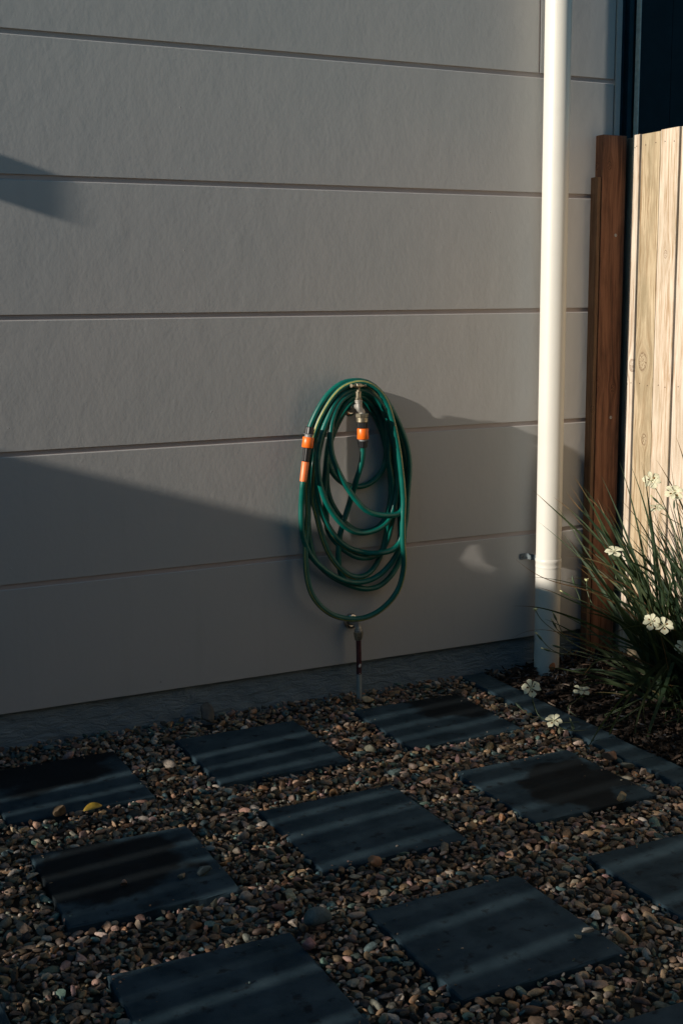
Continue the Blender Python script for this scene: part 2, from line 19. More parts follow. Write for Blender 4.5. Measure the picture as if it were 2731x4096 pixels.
SUN_EL, SUN_AZ = math.radians(17.2), math.radians(6.0)     # azimuth of travel, from +x towards the wall (+y)
world = bpy.data.worlds.new('World'); sc.world = world; world.use_nodes = True
wn = world.node_tree
sky = wn.nodes.new('ShaderNodeTexSky'); sky.sky_type = 'NISHITA'; sky.sun_disc = False
sky.sun_elevation = SUN_EL; sky.sun_rotation = math.radians(264); sky.air_density = 1.0; sky.dust_density = 0.3; sky.ozone_density = 3.5
bg = wn.nodes['Background']; tint = wn.nodes.new('ShaderNodeMix'); tint.data_type = 'RGBA'; tint.blend_type = 'MULTIPLY'; tint.inputs[0].default_value = 1.0
tint.inputs[7].default_value = (0.70, 1.05, 0.99, 1); wn.links.new(sky.outputs[0], tint.inputs[6]); wn.links.new(tint.outputs[2], bg.inputs[0]); bg.inputs[1].default_value = 0.085
sl = bpy.data.lights.new('sun', 'SUN'); sl.energy = 5.0; sl.angle = math.radians(0.53); sl.color = (1.0, 0.90, 0.78)
so = bpy.data.objects.new('sun', sl); COL.objects.link(so); so.location = (-20, -2, 8)
dv = Vector((math.cos(SUN_EL) * math.cos(SUN_AZ), math.cos(SUN_EL) * math.sin(SUN_AZ), -math.sin(SUN_EL)))
so.rotation_euler = dv.to_track_quat('-Z', 'Y').to_euler()
sc.view_settings.view_transform = 'Standard'; sc.view_settings.look = 'None'
sc.view_settings.exposure = 0.28; sc.view_settings.gamma = 1.0
sc.cycles.max_bounces = 8; sc.cycles.diffuse_bounces = 5

R = random.Random(7)
NR = np.random.default_rng(11)

# ------------------------------------------------------------------ materials
def mat(name, col, rough=0.6, metal=0.0, spec=0.5):
    m = bpy.data.materials.new(name); m.use_nodes = True
    b = m.node_tree.nodes['Principled BSDF']
    b.inputs['Base Color'].default_value = (*col, 1); b.inputs['Roughness'].default_value = rough
    b.inputs['Metallic'].default_value = metal; b.inputs['Specular IOR Level'].default_value = spec
    return m, m.node_tree, b

def N(t, kind, **kw):
    n = t.nodes.new(kind)
    for k, v in kw.items():
        if k in ('operation', 'blend_type', 'data_type', 'noise_dimensions', 'attribute_name', 'feature', 'wave_type', 'bands_direction'): setattr(n, k, v)
    return n

def coords(t, scale=(1, 1, 1), rot=(0, 0, 0), loc=(0, 0, 0)):
    tc = t.nodes.new('ShaderNodeTexCoord'); mp = t.nodes.new('ShaderNodeMapping')
    mp.inputs['Scale'].default_value = scale; mp.inputs['Rotation'].default_value = rot; mp.inputs['Location'].default_value = loc
    t.links.new(tc.outputs['Object'], mp.inputs['Vector']); return mp.outputs[0]

def noise(t, vec, scale, detail=3, rough=0.5, dist=0.0):
    n = t.nodes.new('ShaderNodeTexNoise'); n.inputs['Scale'].default_value = scale; n.inputs['Detail'].default_value = detail
    n.inputs['Roughness'].default_value = rough; n.inputs['Distortion'].default_value = dist
    if vec is not None: t.links.new(vec, n.inputs['Vector'])
    return n.outputs['Fac']

def ramp(t, fac, stops):
    n = t.nodes.new('ShaderNodeValToRGB'); e = n.color_ramp.elements
    while len(e) < len(stops): e.new(0.5)
    for el, (p, c) in zip(e, stops):
        el.position = p; el.color = (*c, 1) if len(c) == 3 else c
    t.links.new(fac, n.inputs[0]); return n.outputs[0]

def mix(t, fac, a, b, mode='MIX'):
    n = t.nodes.new('ShaderNodeMix'); n.data_type = 'RGBA'; n.blend_type = mode
    for s, v in ((n.inputs[0], fac), (n.inputs[6], a), (n.inputs[7], b)):
        if isinstance(v, (int, float)): s.default_value = v
        elif isinstance(v, tuple): s.default_value = (*v, 1)
        else: t.links.new(v, s)
    return n.outputs[2]

def math_(t, op, a, b=None, clamp=False):
    n = t.nodes.new('ShaderNodeMath'); n.operation = op; n.use_clamp = clamp
    for s, v in ((n.inputs[0], a), (n.inputs[1], b)):
        if v is None: continue
        if isinstance(v, (int, float)): s.default_value = v
        else: t.links.new(v, s)
    return n.outputs[0]

def bump(t, b, h, dist, strength=1.0, normal=None):
    n = t.nodes.new('ShaderNodeBump'); n.inputs['Distance'].default_value = dist; n.inputs['Strength'].default_value = strength
    t.links.new(h, n.inputs['Height'])
    if normal is not None: t.links.new(normal, n.inputs['Normal'])
    if b is not None: t.links.new(n.outputs[0], b.inputs['Normal'])
    return n.outputs[0]

def mat_cladding():
    m, t, b = mat('painted_fibre_cement', (0.33, 0.32, 0.30), 0.72, spec=0.25)
    v = coords(t, (1, 1, 0.7), (0, math.radians(35), 0))
    big = noise(t, coords(t), 2.2, 3)
    c = ramp(t, big, [(0.3, (0.412, 0.412, 0.402)), (0.7, (0.448, 0.434, 0.416))])
    t.links.new(c, b.inputs['Base Color'])
    h = noise(t, v, 70, 5, 0.62); h2 = noise(t, v, 13, 3)
    fl = noise(t, coords(t), 34, 0); c2 = mix(t, ramp(t, fl, [(0.90, (0, 0, 0)), (0.93, (0.35,) * 3)]), c, (0.10, 0.09, 0.08))
    st = noise(t, coords(t, (6, 1, 0.5)), 3, 4, 0.6); c2 = mix(t, ramp(t, st, [(0.55, (0, 0, 0)), (0.75, (0.10,) * 3)]), c2, (0.24, 0.22, 0.20))
    t.links.new(c2, b.inputs['Base Color'])
    n1 = bump(t, None, h2, 0.0010, 1.0)
    n2 = bump(t, None, h, 0.00042, 1.0, n1)
    dots = ramp(t, noise(t, coords(t), 55, 1), [(0.80, (0, 0, 0)), (0.84, (1, 1, 1))])
    bump(t, b, dots, 0.0012, 1.0, n2)
    return m

def mat_concrete():
    m, t, b = mat('painted_concrete_base', (0.17, 0.18, 0.18), 0.75, spec=0.3)
    v = coords(t, (0.45, 1, 1.3))
    c = ramp(t, noise(t, v, 6, 4), [(0.3, (0.15, 0.20, 0.23)), (0.7, (0.21, 0.26, 0.285))])
    t.links.new(c, b.inputs['Base Color'])
    n1 = bump(t, None, noise(t, v, 36, 5, 0.65, 0.8), 0.012, 1.0)
    bump(t, b, noise(t, v, 130, 2), 0.0012, 1.0, n1)
    return m

def mat_wood(name, dark, light, grain=55, seed=0.0, rough=0.75, knots=(), blotch=None, weather=0.4):
    m, t, b = mat(name, light, rough, spec=0.2)
    tc = t.nodes.new('ShaderNodeTexCoord'); sep = t.nodes.new('ShaderNodeSeparateXYZ'); t.links.new(tc.outputs['Object'], sep.inputs[0])
    X, Y, Z = sep.outputs
    hor = math_(t, 'ADD', X, Y)
    # knot field bends the grain round each knot
    kmask = None; kring = None; shift = None
    for (ky, kz, s) in knots:
        dy = math_(t, 'DIVIDE', math_(t, 'SUBTRACT', hor, ky), 0.011 * s); dz = math_(t, 'DIVIDE', math_(t, 'SUBTRACT', Z, kz), 0.017 * s)
        d2 = math_(t, 'ADD', math_(t, 'MULTIPLY', dy, dy), math_(t, 'MULTIPLY', dz, dz)); d = math_(t, 'SQRT', d2)
        g = math_(t, 'DIVIDE', math_(t, 'MULTIPLY', dy, 0.010 * s), math_(t, 'ADD', 0.6, math_(t, 'MULTIPLY', d2, 0.25)))
        shift = g if shift is None else math_(t, 'ADD', shift, g)
        inside = math_(t, 'LESS_THAN', d, 1.0)
        kmask = inside if kmask is None else math_(t, 'MAXIMUM', kmask, inside)
        rg = math_(t, 'SUBTRACT', 1.0, math_(t, 'MULTIPLY', math_(t, 'ABSOLUTE', math_(t, 'SUBTRACT', d, 0.92)), 5.0), True)
        kring = rg if kring is None else math_(t, 'MAXIMUM', kring, rg)
    if shift is not None: hor = math_(t, 'SUBTRACT', hor, shift)
    cmb = t.nodes.new('ShaderNodeCombineXYZ'); t.links.new(hor, cmb.inputs[0]); t.links.new(math_(t, 'MULTIPLY', Z, 0.035), cmb.inputs[1]); cmb.inputs[2].default_value = seed
    v = cmb.outputs[0]
    g1 = noise(t, v, grain * 1.8, 5, 0.65, 0.8); g2 = noise(t, v, grain * 8, 2, 0.6)
    g = math_(t, 'ADD', math_(t, 'MULTIPLY', g1, 0.72), math_(t, 'MULTIPLY', g2, 0.28))
    c = ramp(t, g, [(0.38, dark), (0.50, tuple((a + 2 * q) / 3 for a, q in zip(dark, light))), (0.60, light)])
    # weathered bands, a little blotchy
    cm2 = t.nodes.new('ShaderNodeCombineXYZ'); t.links.new(hor, cm2.inputs[0]); t.links.new(math_(t, 'MULTIPLY', Z, 0.22), cm2.inputs[1]); cm2.inputs[2].default_value = seed + 3
    w = noise(t, cm2.outputs[0], 16, 5, 0.65)
    wm = ramp(t, w, [(0.46, (0, 0, 0)), (0.66, (weather,) * 3)])
    c = mix(t, wm, c, blotch or tuple(x * 0.45 for x in dark))
    if kmask is not None:
        kc = ramp(t, noise(t, tc.outputs['Object'], 220, 3), [(0.35, tuple(x * 0.62 for x in dark)), (0.65, tuple(x * 0.9 for x in light))])
        c = mix(t, math_(t, 'MULTIPLY', kmask, 0.75), c, kc)
        c = mix(t, math_(t, 'MULTIPLY', kring, 0.45), c, (dark[0] * 0.38, dark[1] * 0.25, dark[2] * 0.2))
    t.links.new(c, b.inputs['Base Color'])
    bump(t, b, g, 0.0016, 1.0)
    return m

def mat_paver(name, blotch=None, seed=0.0):
    m, t, b = mat(name, (0.032, 0.038, 0.045), 0.85, spec=0.12)
    v = coords(t, loc=(seed, seed * 2, 0))
    c = ramp(t, noise(t, v, 9, 5, 0.6), [(0.34, (0.013, 0.030, 0.043)), (0.66, (0.038, 0.066, 0.084))])
    sp = noise(t, v, 420, 2); c = mix(t, ramp(t, sp, [(0.66, (0, 0, 0)), (0.72, (0.5, 0.5, 0.5))]), c, (0.06, 0.06, 0.06))
    bl = noise(t, v, 26, 4, 0.6); c = mix(t, ramp(t, bl, [(0.58, (0, 0, 0)), (0.68, (0.75,) * 3)]), c, (0.006, 0.008, 0.011))
    rough = 0.62
    if blotch:
        sx, sy, sr = blotch
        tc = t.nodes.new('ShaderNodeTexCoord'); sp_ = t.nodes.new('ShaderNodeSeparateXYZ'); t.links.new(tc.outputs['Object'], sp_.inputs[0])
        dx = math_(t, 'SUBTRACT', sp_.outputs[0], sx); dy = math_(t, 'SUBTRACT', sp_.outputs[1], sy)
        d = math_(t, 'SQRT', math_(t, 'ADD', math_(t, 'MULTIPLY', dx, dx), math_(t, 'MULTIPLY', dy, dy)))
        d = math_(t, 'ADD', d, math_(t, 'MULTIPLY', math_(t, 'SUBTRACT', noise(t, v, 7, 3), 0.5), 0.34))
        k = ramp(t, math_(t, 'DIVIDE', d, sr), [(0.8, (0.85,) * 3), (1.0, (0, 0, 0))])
        c = mix(t, k, c, (0.004, 0.005, 0.006))  # round darker area, its edge broken up by noise
    t.links.new(c, b.inputs['Base Color'])
    n1 = bump(t, None, noise(t, v, 14, 3), 0.002, 1.0)
    bump(t, b, noise(t, v, 260, 3), 0.0006, 1.0, n1)
    return m

def mat_attr(name, rough=0.7, spec=0.25, nscale=160, amt=0.45, bumpd=0.0008):
    m, t, b = mat(name, (0.2, 0.2, 0.2), rough, spec=spec)
    a = t.nodes.new('ShaderNodeAttribute'); a.attribute_name = 'col'
    v = coords(t)
    f = ramp(t, noise(t, v, nscale, 4, 0.6), [(0.3, (1 - amt,) * 3), (0.7, (1 + amt * 0.4,) * 3)])
    t.links.new(mix(t, 1.0, a.outputs['Color'], f, 'MULTIPLY'), b.inputs['Base Color'])
    bump(t, b, noise(t, v, nscale * 2.2, 3), bumpd, 1.0)
    return m

def mat_stone(name, col, rough=0.7, vein=False):
    m, t, b = mat(name, col, rough, spec=0.35)
    v = coords(t)
    c = ramp(t, noise(t, v, 90, 5, 0.65), [(0.3, tuple(x * 0.62 for x in col)), (0.7, tuple(min(1, x * 1.25) for x in col))])
    if vein: c = mix(t, ramp(t, noise(t, coords(t, (1, 1, 5)), 60, 2), [(0.6, (0, 0, 0)), (0.66, (0.6,) * 3)]), c, tuple(min(1, x * 1.8) for x in col))
    t.links.new(c, b.inputs['Base Color']); bump(t, b, noise(t, v, 300, 3), 0.0008, 1.0)
    return m

def mat_simple(name, col, rough, metal=0.0, nscale=60, amt=0.15, bumpd=0.0, spec=0.5):
    m, t, b = mat(name, col, rough, metal, spec)
    f = noise(t, coords(t), nscale, 4, 0.6)
    t.links.new(ramp(t, f, [(0.3, tuple(x * (1 - amt) for x in col)), (0.7, tuple(min(1, x * (1 + amt)) for x in col))]), b.inputs['Base Color'])
    if bumpd: bump(t, b, f, bumpd)
    return m

CLAD = mat_cladding(); CONC = mat_concrete()
TRIM = mat_simple('painted_corner_trim', (0.36, 0.35, 0.34), 0.6, nscale=30, amt=0.05)
PVC = mat_simple('cream_pvc', (0.62, 0.605, 0.55), 0.40, nscale=5, amt=0.03, spec=0.45)
BRASS = mat_simple('aged_brass', (0.34, 0.30, 0.22), 0.42, 0.85, 240, 0.3, 0.0004)
BRASSD = mat_simple('dull_cast_brass', (0.36, 0.34, 0.31), 0.55, 0.6, 300, 0.25, 0.0006)
CHROME = mat_simple('chrome', (0.55, 0.52, 0.48), 0.22, 1.0, 40, 0.1)
ORANGE = mat_simple('orange_plastic', (0.86, 0.155, 0.012), 0.38, nscale=20, amt=0.05)
ORANGE2 = mat_simple('faded_orange_plastic', (0.80, 0.19, 0.055), 0.40, nscale=20, amt=0.05)
BLACK = mat_simple('black_plastic', (0.010, 0.011, 0.013), 0.42, nscale=40, amt=0.2)
GREYP = mat_simple('grey_plastic', (0.20, 0.21, 0.21), 0.4, nscale=40, amt=0.1)
MAROON = mat_simple('maroon_painted_copper', (0.075, 0.022, 0.024), 0.45, nscale=90, amt=0.4, bumpd=0.0003)
CONDUIT = mat_simple('grey_conduit', (0.26, 0.29, 0.28), 0.5, nscale=50, amt=0.15)
WHITEP = mat_simple('white_paint', (0.6, 0.6, 0.55), 0.6)
NAILM = mat_simple('rusty_nail', (0.05, 0.03, 0.02), 0.7)
GALV = mat_simple('shade_dark_steel', (0.10, 0.125, 0.135), 0.75, 0.0, 80, 0.2)  # colour darkened to stand for the hose coil's shade on the pipe bracket
STEEL = mat_simple('screw_steel', (0.35, 0.34, 0.33), 0.4, 0.9)
NAVY = mat_simple('dark_navy_sheet', (0.008, 0.022, 0.030), 0.75, nscale=12, amt=0.2, spec=0.15)
TEAL = mat_simple('dark_teal_sheet', (0.018, 0.060, 0.080), 0.6, nscale=12, amt=0.2, spec=0.2)
NEDGE = mat_simple('pale_sheet_edge', (0.62, 0.60, 0.55), 0.6)
SOIL = mat_simple('dark_soil', (0.028, 0.024, 0.019), 0.95, nscale=60, amt=0.5, bumpd=0.004)
YARD = mat_simple('bare_yard_ground', (0.10, 0.09, 0.07), 0.95, nscale=8, amt=0.4, bumpd=0.01)
EDGE = mat_paver('charcoal_edging_stone', None, 5.0)
ROOF = mat_simple('grey_roof_sheet', (0.12, 0.125, 0.13), 0.5)
PALE_BRICK = mat_simple('grey_rendered_wall', (0.16, 0.15, 0.14), 0.8, nscale=10, amt=0.2, bumpd=0.002)

def mat_hose():
    m, t, b = mat('green_hose_rubber', (0.002, 0.10, 0.072), 0.33, spec=0.38)
    v = coords(t)
    t.links.new(ramp(t, noise(t, v, 30, 3), [(0.3, (0.001, 0.080, 0.064)), (0.7, (0.002, 0.115, 0.090))]), b.inputs['Base Color'])
    w = t.nodes.new('ShaderNodeTexWave'); w.inputs['Scale'].default_value = 190; w.bands_direction = 'DIAGONAL'; w.inputs['Distortion'].default_value = 0.5
    t.links.new(v, w.inputs['Vector'])
    bump(t, b, w.outputs['Fac'], 0.0003, 0.4); return m
HOSE = mat_hose()
STRIPE = mat_simple('yellow_hose_stripe', (0.50, 0.42, 0.10), 0.4)

def mat_leaf(name, col, trans=(0.10, 0.16, 0.03)):
    m, t, b = mat(name, col, 0.5, spec=0.25)
    a = t.nodes.new('ShaderNodeAttribute'); a.attribute_name = 'col'
    f = ramp(t, noise(t, coords(t), 45, 3), [(0.3, (0.75,) * 3), (0.7, (1.15,) * 3)])
    c = mix(t, 1.0, a.outputs['Color'], f, 'MULTIPLY'); c = mix(t, 1.0, c, (0.85, 0.85, 0.88), 'MULTIPLY'); t.links.new(c, b.inputs['Base Color'])
    tr = t.nodes.new('ShaderNodeBsdfTranslucent'); t.links.new(mix(t, 0.5, c, trans), tr.inputs[0])
    ms = t.nodes.new('ShaderNodeMixShader'); ms.inputs[0].default_value = 0.22
    t.links.new(b.outputs[0], ms.inputs[1]); t.links.new(tr.outputs[0], ms.inputs[2])
    t.links.new(ms.outputs[0], t.nodes['Material Output'].inputs['Surface']); return m
LEAF = mat_leaf('iris_leaf', (0.03, 0.06, 0.025))
def mat_petal():
    m, t, b = mat('pale_yellow_petal', (0.80, 0.79, 0.62), 0.55, spec=0.2)
    tr = t.nodes.new('ShaderNodeBsdfTranslucent'); tr.inputs[0].default_value = (0.8, 0.8, 0.5, 1)
    ms = t.nodes.new('ShaderNodeMixShader'); ms.inputs[0].default_value = 0.35
    t.links.new(b.outputs[0], ms.inputs[1]); t.links.new(tr.outputs[0], ms.inputs[2])
    t.links.new(ms.outputs[0], t.nodes['Material Output'].inputs['Surface']); return m
PETAL = mat_petal()
SPOT = mat_simple('dark_petal_spot', (0.02, 0.010, 0.008), 0.6)
SPOTR = mat_simple('orange_spot_rim', (0.45, 0.20, 0.02), 0.6)
BUD = mat_simple('pale_bud', (0.50, 0.50, 0.26), 0.55, nscale=90, amt=0.25)
PODG = mat_simple('green_seed_pod', (0.035, 0.065, 0.030), 0.5, nscale=60, amt=0.3)
DRYL = mat_simple('yellow_dead_leaf', (0.42, 0.27, 0.03), 0.6, nscale=80, amt=0.3)
DRYO = mat_simple('orange_dead_leaf', (0.30, 0.09, 0.02), 0.6, nscale=80, amt=0.3)

# ------------------------------------------------------------------ object helpers
def props(o, label=None, cat=None, group=None, kind=None):
    if label: o['label'] = label
    if cat: o['category'] = cat
    if group: o['group'] = group
    if kind: o['kind'] = kind
    return o

def empty(name, loc, label, cat, group=None, rz=0):
    o = bpy.data.objects.new(name, None); COL.objects.link(o); o.location = loc; o.rotation_euler = (0, 0, rz)
    o.empty_display_size = 0.1
    return props(o, label, cat, group)

def link(name, me, mats, parent=None, loc=None):
    for m in (mats if isinstance(mats, (list, tuple)) else [mats]): me.materials.append(m)
    o = bpy.data.objects.new(name, me); COL.objects.link(o)
    if parent is not None:
        o.parent = parent
        if parent.type == 'EMPTY' or True:
            off = Vector((0, 0, 0)); q = parent
            while q is not None: off += q.location; q = q.parent
            o.location = Vector(loc or (0, 0, 0)) - off      # geometry is given in world coordinates
    elif loc: o.location = loc
    return o

def recenter(o):
    """put the origin of a world-coordinates mesh at its own base"""
    me = o.data; n = len(me.vertices); a = np.empty(n * 3); me.vertices.foreach_get('co', a); a = a.reshape(-1, 3)
    c = np.array([(a[:, 0].min() + a[:, 0].max()) / 2, (a[:, 1].min() + a[:, 1].max()) / 2, a[:, 2].min()])
    me.vertices.foreach_set('co', (a - c).ravel()); o.location = Vector(o.location) + Vector(c); me.update(); return o

def bm_obj(name, bm, mats, parent=None, smooth=False, loc=None):
    me = bpy.data.meshes.new(name)
    bmesh.ops.recalc_face_normals(bm, faces=bm.faces)
    bm.to_mesh(me); bm.free()
    if smooth:
        me.polygons.foreach_set('use_smooth', [True] * len(me.polygons))
    return link(name, me, mats, parent, loc)

def box(bm, x0, x1, y0, y1, z0, z1, bev=0.0, mi=0, seg=1):
    r = bmesh.ops.create_cube(bm, size=1.0)
    vs = r['verts']
    for v in vs:
        v.co = Vector((x0 + (v.co.x + .5) * (x1 - x0), y0 + (v.co.y + .5) * (y1 - y0), z0 + (v.co.z + .5) * (z1 - z0)))
    fs = set(f for v in vs for f in v.link_faces)
    for f in fs: f.material_index = mi
    if bev:
        es = set(e for v in vs for e in v.link_edges)
        bmesh.ops.bevel(bm, geom=list(es), offset=bev, segments=seg, affect='EDGES', profile=0.5)

def frames(P, closed=False):
    n = len(P); T = []
    for i in range(n):
        a = P[(i - 1) % n] if (closed or i > 0) else P[i]; b = P[(i + 1) % n] if (closed or i < n - 1) else P[i]
        T.append((b - a).normalized())
    up = Vector((0, -1, 0)); up = (up - T[0] * up.dot(T[0])).normalized()
    U = [up]
    for i in range(1, n):
        q = T[i - 1].rotation_difference(T[i]); u = q @ U[-1]; U.append((u - T[i] * u.dot(T[i])).normalized())
    if closed:
        q = T[-1].rotation_difference(T[0]); u = q @ U[-1]; a = math.atan2(u.cross(U[0]).dot(T[0]), u.dot(U[0]))
        U = [Matrix.Rotation(a * i / n, 3, T[i]) @ U[i] for i in range(n)]
    return T, U

def tube(bm, P, rad, sides=16, closed=False, roll=0.0, caps=True, stripe=None, smooth=True):
    P = [Vector(p) for p in P]; T, U = frames(P, closed); n = len(P)
    if not hasattr(rad, '__len__'): rad = [rad] * n
    rings = []
    for i in range(n):
        B = T[i].cross(U[i])
        rings.append([bm.verts.new(P[i] + (U[i] * math.cos(roll + 2 * math.pi * k / sides) + B * math.sin(roll + 2 * math.pi * k / sides)) * rad[i]) for k in range(sides)])
    for i in range(n if closed else n - 1):
        a, b = rings[i], rings[(i + 1) % n]
        for k in range(sides):
            f = bm.faces.new((a[k], a[(k + 1) % sides], b[(k + 1) % sides], b[k])); f.smooth = smooth
            if stripe and k in stripe: f.material_index = 1
    if caps and not closed:
        for f in (bm.faces.new(rings[0][::-1]), bm.faces.new(rings[-1])):
            for e in f.edges: e.smooth = False

def catmull(P, step, closed=False):
    P = [Vector(p) for p in P]; n = len(P); out = []
    for i in range(n if closed else n - 1):
        p0 = P[(i - 1) % n] if (closed or i > 0) else P[0] * 2 - P[1]
        p1, p2 = P[i], P[(i + 1) % n]
        p3 = P[(i + 2) % n] if (closed or i < n - 2) else P[-1] * 2 - P[-2]
        k = max(1, round((p2 - p1).length / step))
        for j in range(k):
            t = j / k
            out.append(0.5 * ((2 * p1) + (p2 - p0) * t + (2 * p0 - 5 * p1 + 4 * p2 - p3) * t * t + (3 * p1 - p0 - 3 * p2 + p3) * t ** 3))
    if not closed: out.append(P[-1])
    return out

def lathe(bm, prof, sides=24, axis='z', origin=(0, 0, 0), flute=None, hexa=False, mi=0, direc=None):
    """prof: list of (radius, height along the axis)"""
    o = Vector(origin)
    d = Vector(direc).normalized() if direc is not None else {'z': Vector((0, 0, 1)), 'x': Vector((1, 0, 0)), 'y': Vector((0, 1, 0))}[axis]
    a = d.orthogonal().normalized(); b = d.cross(a)
    rings = []
    for (r, h) in prof:
        ring = []
        for k in range(sides):
            rr = r
            if flute and flute[0] <= h <= flute[1] and (k % flute[3]) == 0: rr = r - flute[2]
            an = 2 * math.pi * k / sides
            ring.append(bm.verts.new(o + d * h + (a * math.cos(an) + b * math.sin(an)) * rr))
        rings.append(ring)
    for A, B in zip(rings, rings[1:]):
        for k in range(sides):
            f = bm.faces.new((A[k], A[(k + 1) % sides], B[(k + 1) % sides], B[k])); f.material_index = mi
            f.smooth = not (hexa or flute)
    for f in (bm.faces.new(rings[0][::-1]), bm.faces.new(rings[-1])):
        f.material_index = mi
        for e in f.edges: e.smooth = False

def smooth_by_angle(o, deg=35):
    me = o.data
    me.polygons.foreach_set('use_smooth', [True] * len(me.polygons))
    bm = bmesh.new(); bm.from_mesh(me)
    for e in bm.edges:
        if len(e.link_faces) == 2 and e.calc_face_angle() > math.radians(deg): e.smooth = False
    bm.to_mesh(me); bm.free(); return o

# ------------------------------------------------------------------ ground
bm = bmesh.new()
v = [bm.verts.new(p) for p in ((-60, -60, -0.06), (60, -60, -0.06), (60, 60, -0.06), (-60, 60, -0.06))]; bm.faces.new(v)
props(bm_obj('ground', bm, YARD), kind='structure')
bm = bmesh.new()      # bed of soil that the gravel and the mulch lie on
nx, ny = 90, 90
g = [[bm.verts.new((-1.6 + 4.5 * i / nx, -4.2 + 4.22 * j / ny, -0.030 + 0.004 * math.sin(i * 1.7) * math.cos(j * 2.3))) for j in range(ny + 1)] for i in range(nx + 1)]
for i in range(nx):
    for j in range(ny): bm.faces.new((g[i][j], g[i + 1][j], g[i + 1][j + 1], g[i][j + 1]))
props(bm_obj('path_bed', bm, SOIL), kind='structure')

# ------------------------------------------------------------------ house wall
ZT = 2.0084; PITCH = 0.3805; ROWS = 11
house = empty('house', (0, 0, 0), 'grey house wall of wide horizontal boards with a concrete base strip', 'house')
bm = bmesh.new()
def board(bm, x0, x1, z0, z1):
    c = 0.0017
    prof = [(0.005, z0), (0.0006, z0), (0.0, z0 + 0.0006), (0.0, z1 - c), (c, z1), (0.005, z1)]
    A = [bm.verts.new((x0, y, z)) for y, z in prof]; B = [bm.verts.new((x1, y, z)) for y, z in prof]
    for k in range(len(prof)):
        j = (k + 1) % len(prof); bm.faces.new((A[k], A[j], B[j], B[k]))
    bm.faces.new(A); bm.faces.new(B[::-1])
GROOVE = 0.0150
edges = [ZT + PITCH * k for k in range(5, 0, -1)] + [ZT - PITCH * k for k in range(0, 6)]     # lower edge of each board
edges[-1] = 0.1059
for i, z0 in enumerate(edges):
    z1 = (edges[i - 1] if i else edges[0] + PITCH) - GROOVE
    joints = {4: [-1.9, 2.4865], 5: [-3.1, 0.2 - 3], 6: [-0.9], 7: [-3.6], 3: [0.1], 2: [-2.2]}.get(i - 0, [])
    if abs(z0 - ZT) < 1e-6: joints = [-1.9, 2.4865]
    elif joints == [-1.9, 2.4865]: joints = [-1.4]
    xs = [-6.0] + sorted(joints) + [2.790]
    for a, b in zip(xs, xs[1:]):
        board(bm, a + (0.004 if a > -6 else 0), b - (0.004 if b < 2.79 else 0), z0, z1)
bm_obj('cladding', bm, CLAD, house)
bm = bmesh.new(); box(bm, -6, 2.794, 0.0048, 0.0155, 0.118, 3.92)
bm_obj('backing_sheet', bm, mat_simple('painted_groove', (0.42, 0.36, 0.34), 0.8, nscale=10, amt=0.05), house)
bm = bmesh.new(); box(bm, 2.7945, 2.8165, -0.0045, 0.03, 0.09, 3.92, 0.0015)
bm_obj('corner_trim', bm, TRIM, house)
bm = bmesh.new()      # base strip, cast a little uneven
nx, nz = 700, 16
g = [[bm.verts.new((-2.0 + 4.81 * i / nx, 0.017 + 0.0022 * math.sin(i * 0.37 + j) * math.sin(i * 0.11) + R.uniform(-0.0006, 0.0006), -0.1 + 0.225 * j / nz)) for j in range(nz + 1)] for i in range(nx + 1)]
for i in range(nx):
    for j in range(nz):
        f = bm.faces.new((g[i][j], g[i + 1][j], g[i + 1][j + 1], g[i][j + 1])); f.smooth = True
bm_obj('foundation', bm, CONC, house)
bm = bmesh.new(); box(bm, -6, 2.81, 0.024, 6.0, -0.1, 3.94)
bm_obj('body', bm, PALE_BRICK, house)
bm = bmesh.new(); box(bm, -6.4, 3.2, -0.35, 6.4, 3.95, 4.10)
bm_obj('roof', bm, ROOF, house)

# slim unseen plate, added only to throw the slanting shadow at the upper left
caster = empty('shadow_caster', (-0.6, -0.05, 1.98), 'slim dark plate added out of view on the grey wall to cast a shadow', 'light')
bm = bmesh.new(); box(bm, -0.625, -0.598, -0.1600, -0.0125, 1.976, 2.094, 0.003); bm_obj('caster_plate', bm, GALV, caster)
bm = bmesh.new(); box(bm, -0.640, -0.584, -0.012, -0.0005, 1.990, 2.080, 0.002); bm_obj('back_plate', bm, GALV, caster)

# unseen house, added behind the camera to hold back low skylight
oh = empty('sky_blocking_house', (0, -7, 0), 'dark rendered house added behind the viewpoint to block the low sky', 'house')
bm = bmesh.new(); box(bm, -5, 9, -12, -6.2, -0.05, 3.6); bm_obj('wall', bm, PALE_BRICK, oh)
bm = bmesh.new(); box(bm, -5.4, 9.4, -12.4, -5.8, 3.602, 3.75); bm_obj('roof', bm, ROOF, oh)

# ------------------------------------------------------------------ downpipe
PX, PY, PR = 2.5096, -0.0690, 0.0430
pipe = empty('downpipe', (PX, PY, -0.03), 'round cream downpipe running up the grey wall beside the fence corner', 'downpipe')
bm = bmesh.new()
tube(bm, [(PX - 0.002, PY, 3.95), (PX - 0.001, PY, 2.2), (PX, PY, 1.0), (PX + 0.0003, PY, 0.384)], PR, 64, caps=True); o = bm_obj('pipe', bm, PVC, pipe)
bm = bmesh.new(); tube(bm, [(PX + 0.0004, PY, 0.3838), (PX + 0.0004, PY, -0.06)], PR + 0.0005, 64); bm_obj('lower_pipe', bm, PVC, pipe)
bm = bmesh.new(); lathe(bm, [(PR + 0.0007, 0.366), (PR + 0.0014, 0.368), (PR + 0.0014, 0.371), (PR + 0.0009, 0.373), (PR + 0.0009, 0.384), (PR + 0.0016, 0.386), (PR + 0.0016, 0.396), (PR + 0.0002, 0.398)], 64, origin=(PX + 0.0006, PY, 0)); bm_obj('joint_collar', bm, PVC, pipe)
bm = bmesh.new()      # strap bracket: plate on the wall, bend, arm to the pipe
